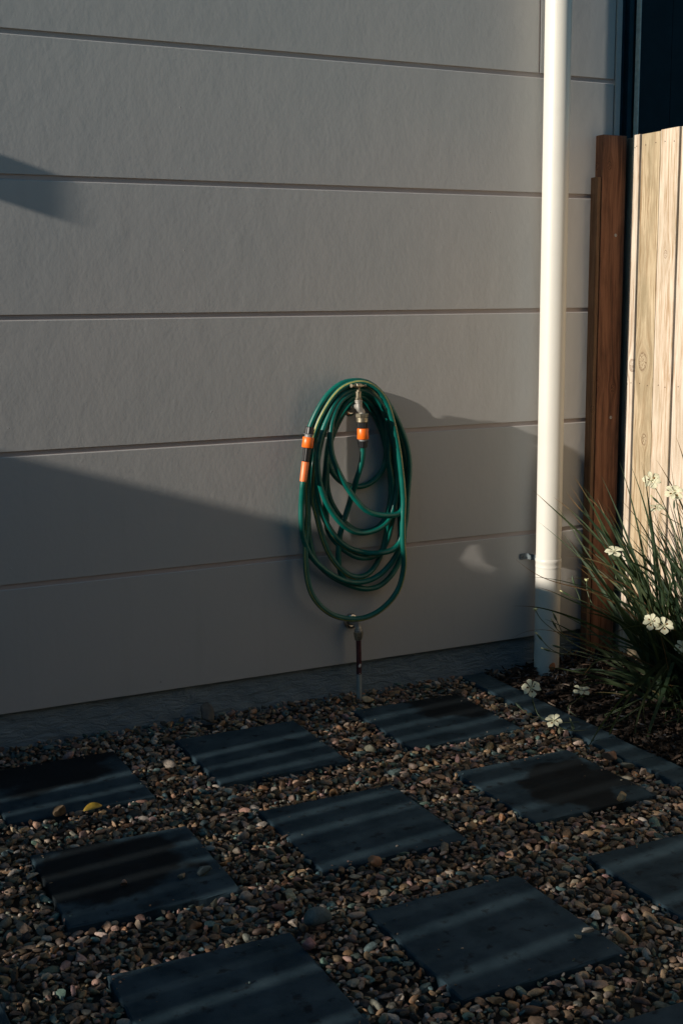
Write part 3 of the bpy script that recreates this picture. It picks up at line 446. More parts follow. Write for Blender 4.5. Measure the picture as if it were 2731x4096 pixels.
pts = [(2.438, -0.0035), (2.462, -0.0035), (2.4675, -0.006), (2.4735, -0.030), (2.478, -0.048)]
for (a, b) in zip(pts, pts[1:]):
    n = Vector((b[1] - a[1], -(b[0] - a[0]))).normalized() * 0.0012
    for z0, z1 in ((0.387, 0.407),):
        vs = [bm.verts.new((p[0] + s * n.x, p[1] + s * n.y, z)) for z in (z0, z1) for p in (a, b) for s in (-1, 1)]
        for q in ((0, 1, 3, 2), (4, 6, 7, 5), (0, 2, 6, 4), (1, 5, 7, 3), (0, 4, 5, 1), (2, 3, 7, 6)): bm.faces.new([vs[i] for i in q])
br = bm_obj('bracket', bm, GALV, pipe)
bm = bmesh.new(); lathe(bm, [(0.0035, 0), (0.0035, 0.001), (0.002, 0.002)], 10, 'y', (2.447, -0.0068, 0.397), direc=(0, -1, 0)); bm_obj('screw', bm, BLACK, br)

# ------------------------------------------------------------------ fence
fence = empty('paling_fence', (2.83, -1.3, -0.05), 'sunlit pale timber paling fence running out from the corner of the grey wall', 'fence')
kn = {0: [(2.72, 1.05, 1.3)], 1: [(2.672, 1.065, 1.9), (2.652, 0.80, 1.2)], 2: [(2.565, 1.42, 0.8), (2.545, 0.50, 0.8)], 3: [(2.46, 1.5, .7)]}
ys = [-0.069, -0.110, -0.211, -0.305]
while ys[-1] > -2.7: ys.append(ys[-1] - 0.099)
tops = []
for i, (a, b) in enumerate(zip(ys, ys[1:])):
    xo = 0.0 if i % 2 == 0 else 0.004
    top = 1.820 + R.uniform(-0.004, 0.004)
    lit = [(0.60, 0.53, 0.44), (0.50, 0.41, 0.28), (0.62, 0.53, 0.43), (0.63, 0.55, 0.46)][i] if i < 4 else (0.54, 0.47, 0.36)
    drk = [(0.30, 0.20, 0.13), (0.22, 0.145, 0.075), (0.32, 0.21, 0.115), (0.36, 0.25, 0.16)][i] if i < 4 else (0.38, 0.28, 0.17)
    m = mat_wood('pine_paling_%d' % i, drk, lit, 48 + 8 * (i % 3), i * 3.7, 0.72, kn.get(i, [(2.82 + (a + b) / 2, R.uniform(0.4, 1.6), 0.8)]) if i < 6 else (), blotch=(0.26, 0.21, 0.13), weather=[0.3, 0.85, 0.4, 0.35][i % 4])
    bm = bmesh.new(); box(bm, 2.820 + xo, 2.836 + xo, b + 0.0042, a - 0.0028, -0.05, top, 0.0012)
    # slightly wavy sawn edge and top
    p = bm_obj('paling', bm, m, fence)
    if i < 4:
        for q, (yy, zz) in enumerate([(a - 0.024, 1.781), (b + 0.026, 1.777 + 0.006 * (i % 2)), (a - 0.03, 0.99), (b + 0.03, 0.985)]):
            bm = bmesh.new(); lathe(bm, [(0.0019, 0), (0.0019, 0.0006), (0.0008, 0.0009)], 8, origin=(2.8198 + xo, yy, zz), direc=(-1, 0, 0))
            bm_obj('nail', bm, NAILM, p)
RAILM = mat_wood('fence_rail_pine', (0.20, 0.12, 0.06), (0.32, 0.21, 0.12), 40, 9.0)
for z in (0.22, 0.98, 1.70):
    bm = bmesh.new(); box(bm, 2.8402, 2.876, -2.7, -0.070, z - 0.035, z + 0.035, 0.002); bm_obj('rail', bm, RAILM, fence)
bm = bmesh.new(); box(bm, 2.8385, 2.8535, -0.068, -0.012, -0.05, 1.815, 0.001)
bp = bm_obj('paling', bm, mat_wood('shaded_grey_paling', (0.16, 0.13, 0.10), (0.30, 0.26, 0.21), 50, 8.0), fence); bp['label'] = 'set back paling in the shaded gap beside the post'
POSTM = mat_wood('brown_treated_post', (0.11, 0.045, 0.025), (0.30, 0.132, 0.072), 34, 2.0, 0.6, knots=((2.669, 0.985, 1.1), (2.739, 0.97, 0.8), (2.70, 1.72, 0.8), (2.672, 0.47, 1.3), (2.70, 0.46, 0.9)), blotch=(0.05, 0.022, 0.015), weather=0.6)
bm = bmesh.new(); box(bm, 2.7165, 2.8165, -0.045, -0.0055, -0.05, 1.820, 0.002, seg=2)
post = bm_obj('post', bm, POSTM, fence); post['label'] = 'brown treated timber post fixed flat against the grey wall'
for z in (1.4904, 0.868):
    bm = bmesh.new(); lathe(bm, [(0.0058, 0), (0.0058, 0.0006), (0.0038, 0.0012), (0.0036, 0.0004), (0.0015, 0.0002)], 18, origin=(2.779, -0.0452, z), direc=(0, -1, 0)); bm_obj('screw', bm, STEEL, post)
bm = bmesh.new(); box(bm, 2.6995, 2.7150, -0.042, -0.0055, -0.05, 1.682, 0.0012)
bt = bm_obj('batten', bm, mat_wood('brown_batten', (0.11, 0.055, 0.028), (0.21, 0.12, 0.07), 60, 5.0, 0.6, knots=((2.66, 0.90, 0.7),), weather=0.3), fence)
bt['label'] = 'narrow timber batten lower than the post beside it'

# dark neighbouring wall over the fence
nb = empty('dark_screen_wall', (3.6, 0, -0.05), 'dark navy sheet wall behind the top of the timber fence', 'wall')
bm = bmesh.new(); box(bm, 2.8925, 3.0275, -0.006, 0.012, -0.05, 4.1); box(bm, 3.0300, 4.6, -0.006, 0.012, -0.05, 4.1); bm_obj('sheet', bm, NAVY, nb)
bm = bmesh.new(); box(bm, 2.8890, 2.8924, -0.008, 0.014, -0.05, 4.1); bm_obj('edge_strip', bm, NEDGE, nb)
bm = bmesh.new(); box(bm, 2.8175, 4.6, 0.045, 0.06, -0.05, 4.1); box(bm, 2.866, 2.884, 0.02, 0.0445, -0.05, 4.1); bm_obj('back_sheet', bm, TEAL, nb)
bm = bmesh.new(); box(bm, 3.0276, 3.0299, -0.001, 0.011, -0.05, 4.1); bm_obj('joint', bm, BLACK, nb)

# side gate out of the frame to the left; the sun comes over its top and through its gaps
gate = empty('side_gate', (-2.8, -2.4, 0), 'tall timber side gate of upright palings with narrow gaps', 'gate')
GM = mat_wood('gate_timber', (0.18, 0.11, 0.06), (0.30, 0.20, 0.12), 40, 4.0)
GZ = 1.953
y = -0.004; k = 0
while y > -5.2:
    gap = R.uniform(0.016, 0.024)
    if y < -1.25 and k % 2: gap = R.uniform(0.003, 0.010)
    if y > -0.62: gap = 0.0
    w = 0.080 + R.uniform(-0.006, 0.006)
    bm = bmesh.new(); box(bm, -2.81, -2.79, y - w, y, 0.02, GZ, 0.001); bm_obj('paling', bm, GM, gate)
    y -= w + gap; k += 1
for z0, z1 in ((1.80, 1.94), (0.03, 0.12)):
    bm = bmesh.new(); box(bm, -2.8452, -2.8102, -5.2, -0.004, z0, z1, 0.002); bm_obj('rail', bm, GM, gate)

# ------------------------------------------------------------------ pavers
PAV = [  # cx, cy, dark patch (x, y, r) in the paver's own frame, label
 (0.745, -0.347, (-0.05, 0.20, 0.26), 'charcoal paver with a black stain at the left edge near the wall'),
 (1.312, -0.349, None, 'charcoal paver with bright light stripes nearest the leaning flat stone'),
 (1.898, -0.348, (0.14, 0.12, 0.17), 'charcoal paver right of the tap riser with a dark corner'),
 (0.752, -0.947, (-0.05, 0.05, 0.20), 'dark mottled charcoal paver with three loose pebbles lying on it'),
 (1.333, -0.945, None, 'clean charcoal paver in the middle of the gravel'),
 (1.914, -0.940, (0.05, -0.03, 0.17), 'charcoal paver with a big black patch beside the boxy tan stone'),
 (0.766, -1.548, None, 'charcoal paver cut by the bottom edge of the picture, left of centre'),
 (1.332, -1.545, None, 'charcoal paver with two small pebbles on its right corner'),
 (1.908, -1.540, None, 'charcoal paver cut by the right edge of the picture'),
 (1.530, -2.118, None, 'charcoal paver showing only a sliver at the bottom right corner'),
 (0.185, -1.545, None, 'charcoal paver showing only a sliver at the bottom left corner'),
]
PS = 0.192
def slab(bm, cx, cy, hx, hy, z1, z0, seed):
    rr = random.Random(seed); n = 14
    out = []
    for (ax, ay), (bx, by) in (((-1, -1), (1, -1)), ((1, -1), (1, 1)), ((1, 1), (-1, 1)), ((-1, 1), (-1, -1))):
        for i in range(n):
            t = i / n; out.append(((ax + (bx - ax) * t) * hx, (ay + (by - ay) * t) * hy))
    rings = []
    for (ins, z) in ((0.0, z0), (0.0, z1 - 0.004), (0.0012, z1 - 0.0015), (0.004, z1)):
        ring = []
        for (x, yy) in out:
            jit = rr.uniform(-0.0014, 0.0014) if z > z0 + 0.001 else 0
            l = max(abs(x) / hx, abs(yy) / hy)
            sx = x - math.copysign(ins, x) * (abs(x) / hx > 0.93) + jit; sy = yy - math.copysign(ins, yy) * (abs(yy) / hy > 0.93) + jit
            ring.append(bm.verts.new((cx + sx, cy + sy, z)))
        rings.append(ring)
    m = len(out)
    for A, B in zip(rings, rings[1:]):
        for k in range(m): bm.faces.new((A[k], A[(k + 1) % m], B[(k + 1) % m], B[k]))
    bm.faces.new(rings[-1]); bm.faces.new(rings[0][::-1])
foot = []
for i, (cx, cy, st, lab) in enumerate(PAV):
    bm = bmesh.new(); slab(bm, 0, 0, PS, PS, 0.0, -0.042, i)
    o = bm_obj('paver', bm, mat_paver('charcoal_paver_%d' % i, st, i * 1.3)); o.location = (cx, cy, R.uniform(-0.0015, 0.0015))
    o.rotation_euler = (R.uniform(-.004, .004), R.uniform(-.004, .004), math.radians(R.uniform(-0.8, 0.8)))
    props(o, lab, 'paver', 'square charcoal pavers set in the gravel'); foot.append((cx, cy, PS, PS))

EL = ['edging stone touching the grey wall base', 'edging stone one from the wall, next to the large open flower', 'edging stone two from the wall behind the low flower stalk', 'edging stone under the lower pale flower and bud', 'edging stone crossed by the hanging leaf tips', 'edging stone beside the brown triangular stone', 'edging stone at the right edge of the picture']
ey = [-0.004, -0.160, -0.350, -0.540, -0.735, -0.920, -1.108, -1.30, -1.49, -1.68, -1.87, -2.06, -2.25, -2.44]
for i, (a, b) in enumerate(zip(ey, ey[1:])):
    L = (a - b) / 2 - 0.0015
    bm = bmesh.new(); slab(bm, 0, 0, 0.047, L, 0.0, -0.05, 50 + i)
    o = bm_obj('edging_stone', bm, EDGE); o.location = (2.243 + R.uniform(-.003, .003), (a + b) / 2, 0.004 + R.uniform(-.002, .002)); o.rotation_euler = (R.uniform(-.01, .01), R.uniform(-.015, .015), R.uniform(-.02, .02))
    props(o, EL[i] if i < len(EL) else '%s edging stone from the viewer, at the near end of the row' % ['sixth', 'fifth', 'fourth', 'third', 'second', 'first', 'nearest'][i - len(EL)], 'edging stone', 'edging stones between gravel and mulch')

# ------------------------------------------------------------------ stones
def ico(sub):
    bm = bmesh.new(); bmesh.ops.create_icosphere(bm, subdivisions=sub, radius=1.0)
    V = np.array([v.co[:] for v in bm.verts]); F = np.array([[v.index for v in f.verts] for f in bm.faces]); bm.free(); return V, F
def stone_shape(V, rng, angular):
    W = V.copy()
    for k in range(3):
        d = rng.normal(size=3); d /= np.linalg.norm(d); ph = rng.uniform(0, 6.28)
        W *= (1 + 0.07 * np.sin(2.2 * (V @ d) * (1 + k * .5) + ph))[:, None]
    for k in range(int(rng.integers(7, 13))):
        d = rng.normal(size=3); d /= np.linalg.norm(d); c = rng.uniform(0.32, 0.72) + (0.22 if not angular else 0)
        s = W @ d; over = np.maximum(0, s - c); W = W - np.outer(over * (0.97 if angular else 0.75), d)
    return W
PAL = np.array([(0.30, 0.21, 0.13), (0.24, 0.17, 0.11), (0.34, 0.23, 0.17), (0.17, 0.16, 0.13), (0.10, 0.16, 0.145), (0.075, 0.14, 0.15), (0.20, 0.20, 0.17), (0.32, 0.27, 0.21), (0.28, 0.16, 0.085), (0.15, 0.11, 0.075), (0.27, 0.19, 0.17), (0.42, 0.37, 0.31), (0.21, 0.155, 0.09), (0.09, 0.085, 0.08), (0.18, 0.12, 0.105)])
PW = np.array([9, 10, 8, 9, 8, 7, 8, 6, 6, 10, 6, 3, 9, 7, 6], float); PW /= PW.sum()
def scatter(name, cents, semis, cols, tilt, shapes, material, smooth_share=1.0):
    n = len(cents); VV = []; FF = []; CC = []; FL = []; off = 0
    for i in range(n):
        V, F = shapes[int(NR.integers(len(shapes)))]
        a, b, c = semis[i]; yaw = NR.uniform(0, 6.283); ax = NR.uniform(0, 6.283); tl = NR.normal() * tilt
        W = V * np.array([a, b, c])
        cz, sz = math.cos(yaw), math.sin(yaw); Rz = np.array([[cz, -sz, 0], [sz, cz, 0], [0, 0, 1]])
        k = np.array([math.cos(ax), math.sin(ax), 0]); K = np.array([[0, -k[2], k[1]], [k[2], 0, -k[0]], [-k[1], k[0], 0]])
        Rt = np.eye(3) + math.sin(tl) * K + (1 - math.cos(tl)) * K @ K
        W = W @ (Rt @ Rz).T + cents[i]
        VV.append(W); FF.append(F + off); FL.append(F); off += len(V); CC.append(np.repeat(cols[i][None], len(V), 0))
    VV = np.concatenate(VV); FF = np.concatenate(FF); CC = np.concatenate(CC)
    me = bpy.data.meshes.new(name); nv, nf = len(VV), len(FF)
    me.vertices.add(nv); me.vertices.foreach_set('co', VV.astype(np.float32).ravel())
    me.loops.add(nf * 3); me.loops.foreach_set('vertex_index', FF.astype(np.int32).ravel())
    me.polygons.add(nf); me.polygons.foreach_set('loop_start', np.arange(0, nf * 3, 3, dtype=np.int32)); me.polygons.foreach_set('loop_total', np.full(nf, 3, np.int32))
    me.polygons.foreach_set('use_smooth', np.repeat(NR.uniform(size=n) < smooth_share, [len(f) for f in FL]))
    at = me.attributes.new('col', 'FLOAT_COLOR', 'POINT'); at.data.foreach_set('color', np.concatenate([CC, np.ones((nv, 1))], 1).astype(np.float32).ravel())
    me.update(); o = link(name, me, material); return o

SP = {  # single stones one can point to: x, y, semi-axes, colour, z, label, tilt
 'blue': ((0.034, 0.023, 0.019), (0.085, 0.115, 0.115), 0.008, 'large smooth blue-grey stone between the two nearest pavers'),
 'lean': ((0.026, 0.034, 0.010), (0.085, 0.085, 0.078), 0.022, 'flat grey stone leaning up against the wall base'),
 'boxy': ((0.015, 0.015, 0.016), (0.27, 0.20, 0.11), 0.013, 'boxy tan stone standing alone beside the black patched paver'),
 'onA': ((0.011, 0.009, 0.010), (0.26, 0.17, 0.13), 0.009, 'reddish pebble lying on the mottled paver, leftmost of its three'),
 'onB': ((0.013, 0.008, 0.007), (0.26, 0.20, 0.13), 0.007, 'small tan pebble lying on the mottled paver, between the other two'),
 'onC': ((0.017, 0.014, 0.012), (0.10, 0.125, 0.12), 0.011, 'grey-green pebble lying on the mottled paver near its right corner'),
 'onD': ((0.014, 0.008, 0.006), (0.30, 0.27, 0.23), 0.006, 'pale elongated pebble lying on the corner of the nearest whole paver'),
 'onE': ((0.011, 0.007, 0.005), (0.14, 0.15, 0.12), 0.005, 'flat greenish pebble lying beside the pale elongated one'),
 'tan': ((0.023, 0.014, 0.012), (0.42, 0.32, 0.19), 0.006, 'wide yellow-tan stone at the foot of the tap riser'),
 'pink': ((0.021, 0.015, 0.013), (0.25, 0.13, 0.13), 0.004, 'dusky pink stone by the corner of the paver at the bottom'),
 'white': ((0.013, 0.011, 0.010), (0.75, 0.70, 0.62), 0.004, 'bright white stone at the edge of the nearest whole paver'),
 'oval': ((0.024, 0.014, 0.011), (0.34, 0.22, 0.12), 0.006, 'rough oval orange-tan stone right of the middle paver'),
 'tri': ((0.024, 0.019, 0.014), (0.20, 0.12, 0.085), 0.010, 'brown triangular stone against the edging stones'),
 'grey': ((0.021, 0.014, 0.012), (0.19, 0.19, 0.15), 0.008, 'pale grey-green stone right of the brown triangular one'),
 'round2': ((0.015, 0.013, 0.013), (0.27, 0.21, 0.17), 0.010, 'rounded tan stone beside the edging under a drooping leaf tip'),
 'orange': ((0.018, 0.016, 0.014), (0.30, 0.15, 0.08), 0.008, 'round orange-brown stone below the middle paver'),
 'brown': ((0.018, 0.015, 0.015), (0.12, 0.085, 0.05), 0.012, 'rounded brown stone on the gravel left of the yellow leaf'),
}
V3, F3 = ico(3)
for k, (sa, col, z, lab) in SP.items():
    x, y = D['misc'][k]; rg = np.random.default_rng(abs(hash(k)) % 1000 if False else sum(map(ord, k)))
    W = stone_shape(V3, rg, k not in ('blue', 'orange')); W = W / np.abs(W).max(0) * np.array(sa)
    bm = bmesh.new(); vs = [bm.verts.new(w) for w in W]
    for f in F3: bm.faces.new([vs[i] for i in f])
    zmin = W[:, 2].min(); bmesh.ops.translate(bm, vec=(0, 0, -zmin), verts=bm.verts)
    onpav = k.startswith('on')
    o = bm_obj('stone', bm, mat_stone('stone_' + k, col, vein=(k in ('onD', 'grey', 'pink'))), smooth=True)
    o.location = (x, y, 0.0006 if onpav else z - 0.008)
    o.rotation_euler = (0.0, 0.0, rg.uniform(-0.5, 0.5))
    if k == 'lean': o.rotation_euler = (math.radians(62), 0, 0.2); o.location = (x, -0.026, 0.020)
    props(o, lab, 'stone', 'single stones that stand out in the gravel')

# gravel bed
AX0, AX1, AY0, AY1 = -0.15, 2.196, -2.45, -0.001
def free(x, y, m):
    for (cx, cy, hx, hy) in foot:
        if abs(x - cx) < hx + m and abs(y - cy) < hy + m: return False
    return True
cell = 0.02; grid = {}
def try_put(x, y, r, z, pts, k=0.78):
    gx, gy = int(x / cell + 1000), int(y / cell + 1000)
    for i in range(gx - 2, gx + 3):
        for j in range(gy - 2, gy + 3):
            for (px, py, pr) in grid.get((i, j), ()):
                if (x - px) ** 2 + (y - py) ** 2 < (k * (r + pr)) ** 2: return False
    grid.setdefault((gx, gy), []).append((x, y, r)); pts.append((x, y, r, z)); return True
for k in SP:
    x, y = D['misc'][k]; r = max(SP[k][0][:2]) * 0.8
    grid.setdefault((int(x / cell + 1000), int(y / cell + 1000)), []).append((x, y, r))
top = []
def zbase(x, y):
    z = -0.010
    z += 0.012 * math.exp(y / 0.06)                       # banked up a little against the wall
    z += 0.004 * math.sin(x * 5.1 + 1) * math.sin(y * 4.3)
    return z
for (rad, tries) in ((0.0185, 160), (0.0150, 900), (0.0125, 3600), (0.0105, 11000), (0.0080, 30000), (0.0058, 52000)):
    for _ in range(tries):
        x = R.uniform(AX0, AX1); y = R.uniform(AY0, AY1); r = rad * R.uniform(0.85, 1.12)
        if not free(x, y, r * 0.62): continue
        try_put(x, y, r, zbase(x, y) + R.uniform(-0.003, 0.006), top)
for (rad, tries) in ((0.0145, 1500), (0.0110, 7000), (0.0075, 12000)):
    for _ in range(tries):
        x = R.uniform(-0.85, AX0); y = R.uniform(AY0, AY1)
        try_put(x, y, rad * R.uniform(0.85, 1.12), zbase(x, y) + R.uniform(-0.003, 0.006), top)
low = []
for _ in range(9000):
    x = R.uniform(AX0, AX1); y = R.uniform(AY0, AY1)
    if free(x, y, 0.004): low.append((x, y, R.uniform(0.008, 0.012), zbase(x, y) - 0.011 + R.uniform(-0.003, 0.003)))
for _ in range(2600):                                      # small chips lying on top
    x = R.uniform(AX0, AX1); y = R.uniform(AY0, AY1)
    if free(x, y, 0.0): low.append((x, y, R.uniform(0.0028, 0.0050), zbase(x, y) + 0.006 + R.uniform(-0.002, 0.004)))
for (cx, cy, hx, hy) in foot:                              # crumbs kicked onto the pavers, mostly near their edges
    for _ in range(16):
        u, v = R.uniform(-1, 1), R.uniform(-1, 1); q = R.random() < 0.75
        if q: u = math.copysign(1 - abs(R.gauss(0, 0.07)), u)
        if R.random() < 0.5: u, v = v, u
        r = R.uniform(0.0012, 0.0034); low.append((cx + u * hx * 0.97, cy + v * hy * 0.97, r, r * 0.4))
allp = top + low; n = len(allp)
P = np.array(allp); cents = P[:, [0, 1, 3]]
el = NR.uniform(0.95, 1.55, n); semis = np.stack([P[:, 2] * el, P[:, 2] / el * NR.uniform(0.85, 1.05, n), P[:, 2] * NR.uniform(0.45, 0.78, n)], 1)
ci = NR.choice(len(PAL), n, p=PW); cols = PAL[ci] * np.array((1.0, 0.94, 0.90)) * 0.95 * NR.uniform(0.30, 1.5, (n, 1)) * NR.uniform(0.92, 1.08, (n, 3))
br_ = NR.uniform(size=n) < 0.035; cols[br_] = np.array((0.42, 0.36, 0.30)) * NR.uniform(0.7, 1.2, (br_.sum(), 1))
V2, F2 = ico(2); shapes = []
for i in range(26):
    W = stone_shape(V2, NR, i % 4 != 0); W /= np.abs(W).max(0); shapes.append((W, F2))
GRAV = mat_attr('river_gravel', 0.66, 0.35)
g = scatter('gravel', cents, semis, cols, 0.4, shapes, GRAV, 0.6)
props(g, 'mixed brown, tan and blue-grey gravel filling the gaps between the pavers', 'gravel', kind='stuff')

# mulch
V1, F1 = ico(1)
chip = []
for i in range(14):
    W = V1.copy(); W = np.clip(W, -0.62, 0.62) / 0.62; W *= 1 + 0.18 * NR.normal(size=(len(W), 1)); W[:, 0] *= 1 - 0.5 * np.abs(W[:, 1]) * NR.uniform(); chip.append((W, F1))
n = 11000
cents = np.stack([NR.uniform(2.293, 2.85, n), -NR.uniform(0.0, 2.45, n) , NR.uniform(-0.016, 0.016, n)], 1)
cents[:, 2] += -0.012 * np.exp(-((cents[:, 0] - 2.48) / 0.12) ** 2) * np.exp(cents[:, 1] / 0.2) + np.clip((cents[:, 0] - 2.30) * 0.05, 0, 0.02)
L = NR.uniform(0.004, 0.021, n); semis = np.stack([L, L * NR.uniform(0.14, 0.42, n), NR.uniform(0.0007, 0.0032, n)], 1)
MP = np.array([(0.030, 0.022, 0.017), (0.050, 0.034, 0.025), (0.022, 0.018, 0.016), (0.075, 0.050, 0.036), (0.24, 0.19, 0.15), (0.05, 0.055, 0.065)])
cols = MP[NR.choice(6, n, p=[.3, .24, .22, .12, .045, .075])] * NR.uniform(0.6, 1.3, (n, 1))
g = scatter('bark_mulch', cents, semis, cols, 0.55, chip, mat_attr('bark_mulch', 0.85, 0.2, 300, 0.5))
props(g, 'dark bark mulch under the flowering plant and round the foot of the downpipe', 'mulch', kind='stuff')

def leafmesh(bm, p, L, W_, yaw, curl, mi=0):
    n = 9; rows = []
    for i in range(n):
        t = i / (n - 1); w = W_ * math.sin(math.pi * min(1, t * 0.97 + 0.02)) ** 0.7
        x = (t - 0.5) * L; z = curl * math.sin(math.pi * t)
        rows.append([bm.verts.new(Vector(p) + Matrix.Rotation(yaw, 3, 'Z') @ Vector((x, s * w, z + abs(s) * w * 0.35))) for s in (-1, 0, 1)])
    for A, B in zip(rows, rows[1:]):
        for k in range(2): f = bm.faces.new((A[k], A[k + 1], B[k + 1], B[k])); f.smooth = True; f.material_index = mi
def thick(o, t=0.0006):
    s = o.modifiers.new('thickness', 'SOLIDIFY'); s.thickness = t; return o
x, y = D['misc']['leaf']; y -= 0.022; bm = bmesh.new(); leafmesh(bm, (0, 0, 0.003), 0.052, 0.011, 0.08, 0.006)
o = thick(bm_obj('dead_leaf', bm, DRYL)); o.location = (x, y, 0.010); o.rotation_euler = (0.45, 0, 0.1); props(o, 'small yellow leaf lying on the gravel beside the stained paver', 'leaf')
bm = bmesh.new(); leafmesh(bm, (0, 0, 0), 0.034, 0.011, 0, 0.006)
o = thick(bm_obj('dead_leaf', bm, DRYO)); o.location = (2.497, -0.125, 0.024); o.rotation_euler = (0.3, -1.2, 0.3); props(o, 'curled orange-brown leaf at the foot of the cream downpipe', 'leaf')

# ------------------------------------------------------------------ tap on the wall and its riser
T = D['tap']
tapo = empty('garden_tap', (T['flange'][0], -0.05, T['flange'][2] - 0.03), 'brass garden tap with a T handle holding up the coiled green hose', 'tap')
bm = bmesh.new()
lathe(bm, [(0.0105, 0.0), (0.0205, 0.0), (0.0205, 0.003), (0.018, 0.006), (0.012, 0.009), (0.0105, 0.009)][1:], 32, origin=(T['flange'][0], -0.0005, T['flange'][2]), direc=(0, -1, 0)); smooth_by_angle(bm_obj('flange', bm, CHROME, tapo))
bx_, by_, bz_ = T['b1'][0], T['b1'][1], T['b1'][2]
bm = bmesh.new()
tube(bm, catmull([(T['flange'][0], 0.0, T['flange'][2] + 0.001), (T['flange'][0] + 0.001, -0.03, T['flange'][2] + 0.004), (bx_ - 0.001, -0.06, bz_ + 0.004), (bx_, -0.080, bz_ + 0.004)], 0.004), 0.0095, 20); bm_obj('inlet', bm, BRASSD, tapo)
bm = bmesh.new()
tube(bm, catmull([T['col1'], T['b1'], ((T['b1'][0] + T['b2'][0]) / 2, by_, (T['b1'][2] + T['b2'][2]) / 2 - 0.001), T['b2'], (T['nut0'][0], by_, T['nut0'][2] - 0.002)], 0.002), 0.0102, 24)
bm_obj('body', bm, BRASSD, tapo)
zc = T['col1'][2]; xc = T['col0'][0]
bm = bmesh.new(); lathe(bm, [(0.0095, zc - 0.001), (0.0118, zc + 0.001), (0.0118, zc + 0.0035), (0.0105, zc + 0.0045), (0.0125, zc + 0.0055), (0.0125, T['col0'][2])], 28, origin=(xc, by_, 0))
smooth_by_angle(bm_obj('collar', bm, BRASSD, tapo))
bm = bmesh.new(); lathe(bm, [(0.0103, T['col0'][2] + 0.0002), (0.0103, T['hex0'][2])], 6, origin=(xc, by_, 0), hexa=True); bm_obj('hex_nut', bm, BRASS, tapo)
bm = bmesh.new(); lathe(bm, [(0.0078, T['hex0'][2] + 0.0002), (0.0086, T['body0'][2] - 0.003), (0.0094, T['body0'][2] - 0.002), (0.0094, T['body0'][2]), (0.0045, T['body0'][2] + 0.0005), (0.0045, T['handle'][2])], 24, origin=(T['body0'][0], by_, 0)); smooth_by_angle(bm_obj('spindle', bm, BRASS, tapo))
bm = bmesh.new(); hx, hz = T['handle'][0], T['handle'][2]
lathe(bm, [(0.0035, -0.0275), (0.0062, -0.0272), (0.0066, -0.0255), (0.0045, -0.022), (0.0040, -0.017), (0.0062, -0.0125), (0.0070, -0.009), (0.0078, -0.0085), (0.0078, 0.0085), (0.0070, 0.009), (0.0062, 0.0125), (0.0040, 0.017), (0.0045, 0.022), (0.0066, 0.0255), (0.0062, 0.0272), (0.0035, 0.0275)], 20, origin=(hx, by_, hz), direc=(1, 0.18, -0.03))
smooth_by_angle(bm_obj('handle', bm, BRASS, tapo), 40)
nx_ = T['nut0'][0]; n0, n1, th = T['nut0'][2], T['nut1'][2], T['thr1'][2]
bm = bmesh.new(); lathe(bm, [(0.0185, n0 + 0.001), (0.0200, n0 - 0.0005), (0.0200, n1 + 0.001), (0.019, n1)], 6, origin=(nx_, by_, 0), hexa=True); bm_obj('outlet_nut', bm, BRASS, tapo)
bm = bmesh.new(); lathe(bm, [(0.0178, n1 - 0.0002), (0.0186, n1 - 0.001), (0.0186, n1 - 0.0035), (0.0178, n1 - 0.0042), (0.0178, th + 0.001), (0.017, th)], 36, origin=(nx_, by_, 0)); smooth_by_angle(bm_obj('outlet_thread', bm, BRASS, tapo))

ris = empty('tap_riser', (T['r_bot'][0], -0.06, -0.03), 'maroon copper water pipe with a brass elbow rising from the gravel into the wall', 'pipe')
fx, fz = T['r_flange'][0], T['r_flange'][2]
fx, fz = fx + 0.0005, fz + 0.006
bm = bmesh.new(); lathe(bm, [(0.0265, 0.0), (0.0262, 0.002), (0.023, 0.007), (0.017, 0.010), (0.011, 0.008), (0.0095, 0.006)], 40, origin=(fx, -0.0005, fz), direc=(0, -1, 0)); smooth_by_angle(bm_obj('flange', bm, CHROME, ris), 50)
ex, ez = T['r_elb'][0], fz + 0.001
n0, n1 = T['r_nut0'][2], T['r_nut1'][2]
bm = bmesh.new(); tube(bm, catmull([(fx, 0.0, fz), (fx, -0.035, fz), (ex, -0.052, fz - 0.003), (ex, -0.060, fz - 0.012), (ex, -0.060, n0 - 0.002)], 0.003), 0.0098, 20); bm_obj('elbow', bm, BRASSD, ris)
bm = bmesh.new(); lathe(bm, [(0.0118, n0 + 0.003), (0.0138, n0 + 0.001), (0.0138, n0 - 0.004), (0.0120, n0 - 0.005)], 24, origin=(ex, -0.06, 0)); smooth_by_angle(bm_obj('collar', bm, BRASSD, ris))
bm = bmesh.new(); lathe(bm, [(0.0152, n0 - 0.0052), (0.0158, n0 - 0.007), (0.0150, n0 - 0.018), (0.0115, n1 - 0.002)], 6, origin=(ex, -0.06, 0), hexa=True); bm_obj('hex_nut', bm, BRASS, ris)
zm = T['r_mid'][2]
bm = bmesh.new(); tube(bm, [(ex, -0.06, n1 - 0.001), (ex + 0.001, -0.06, 0.14), (ex + 0.0012, -0.06, zm)], 0.0086, 20); bm_obj('pipe', bm, MAROON, ris)
bm = bmesh.new(); tube(bm, [(ex + 0.0012, -0.06, zm - 0.0002), (ex + 0.001, -0.06, -0.03)], 0.0084, 20); bm_obj('sleeve', bm, CONDUIT, ris)
bm = bmesh.new()
for (a, z, s) in ((-1.75, 0.113, 1.0), (-1.55, 0.117, 0.8), (-1.65, 0.088, 0.5)):
    r = bmesh.ops.create_icosphere(bm, subdivisions=2, radius=0.0045 * s)
    for v in r['verts']: v.co = Vector((ex + 0.001 + math.cos(a) * 0.0078 + v.co.x, -0.06 + math.sin(a) * 0.0078 + v.co.y * 0.4, z + v.co.z * 1.1))
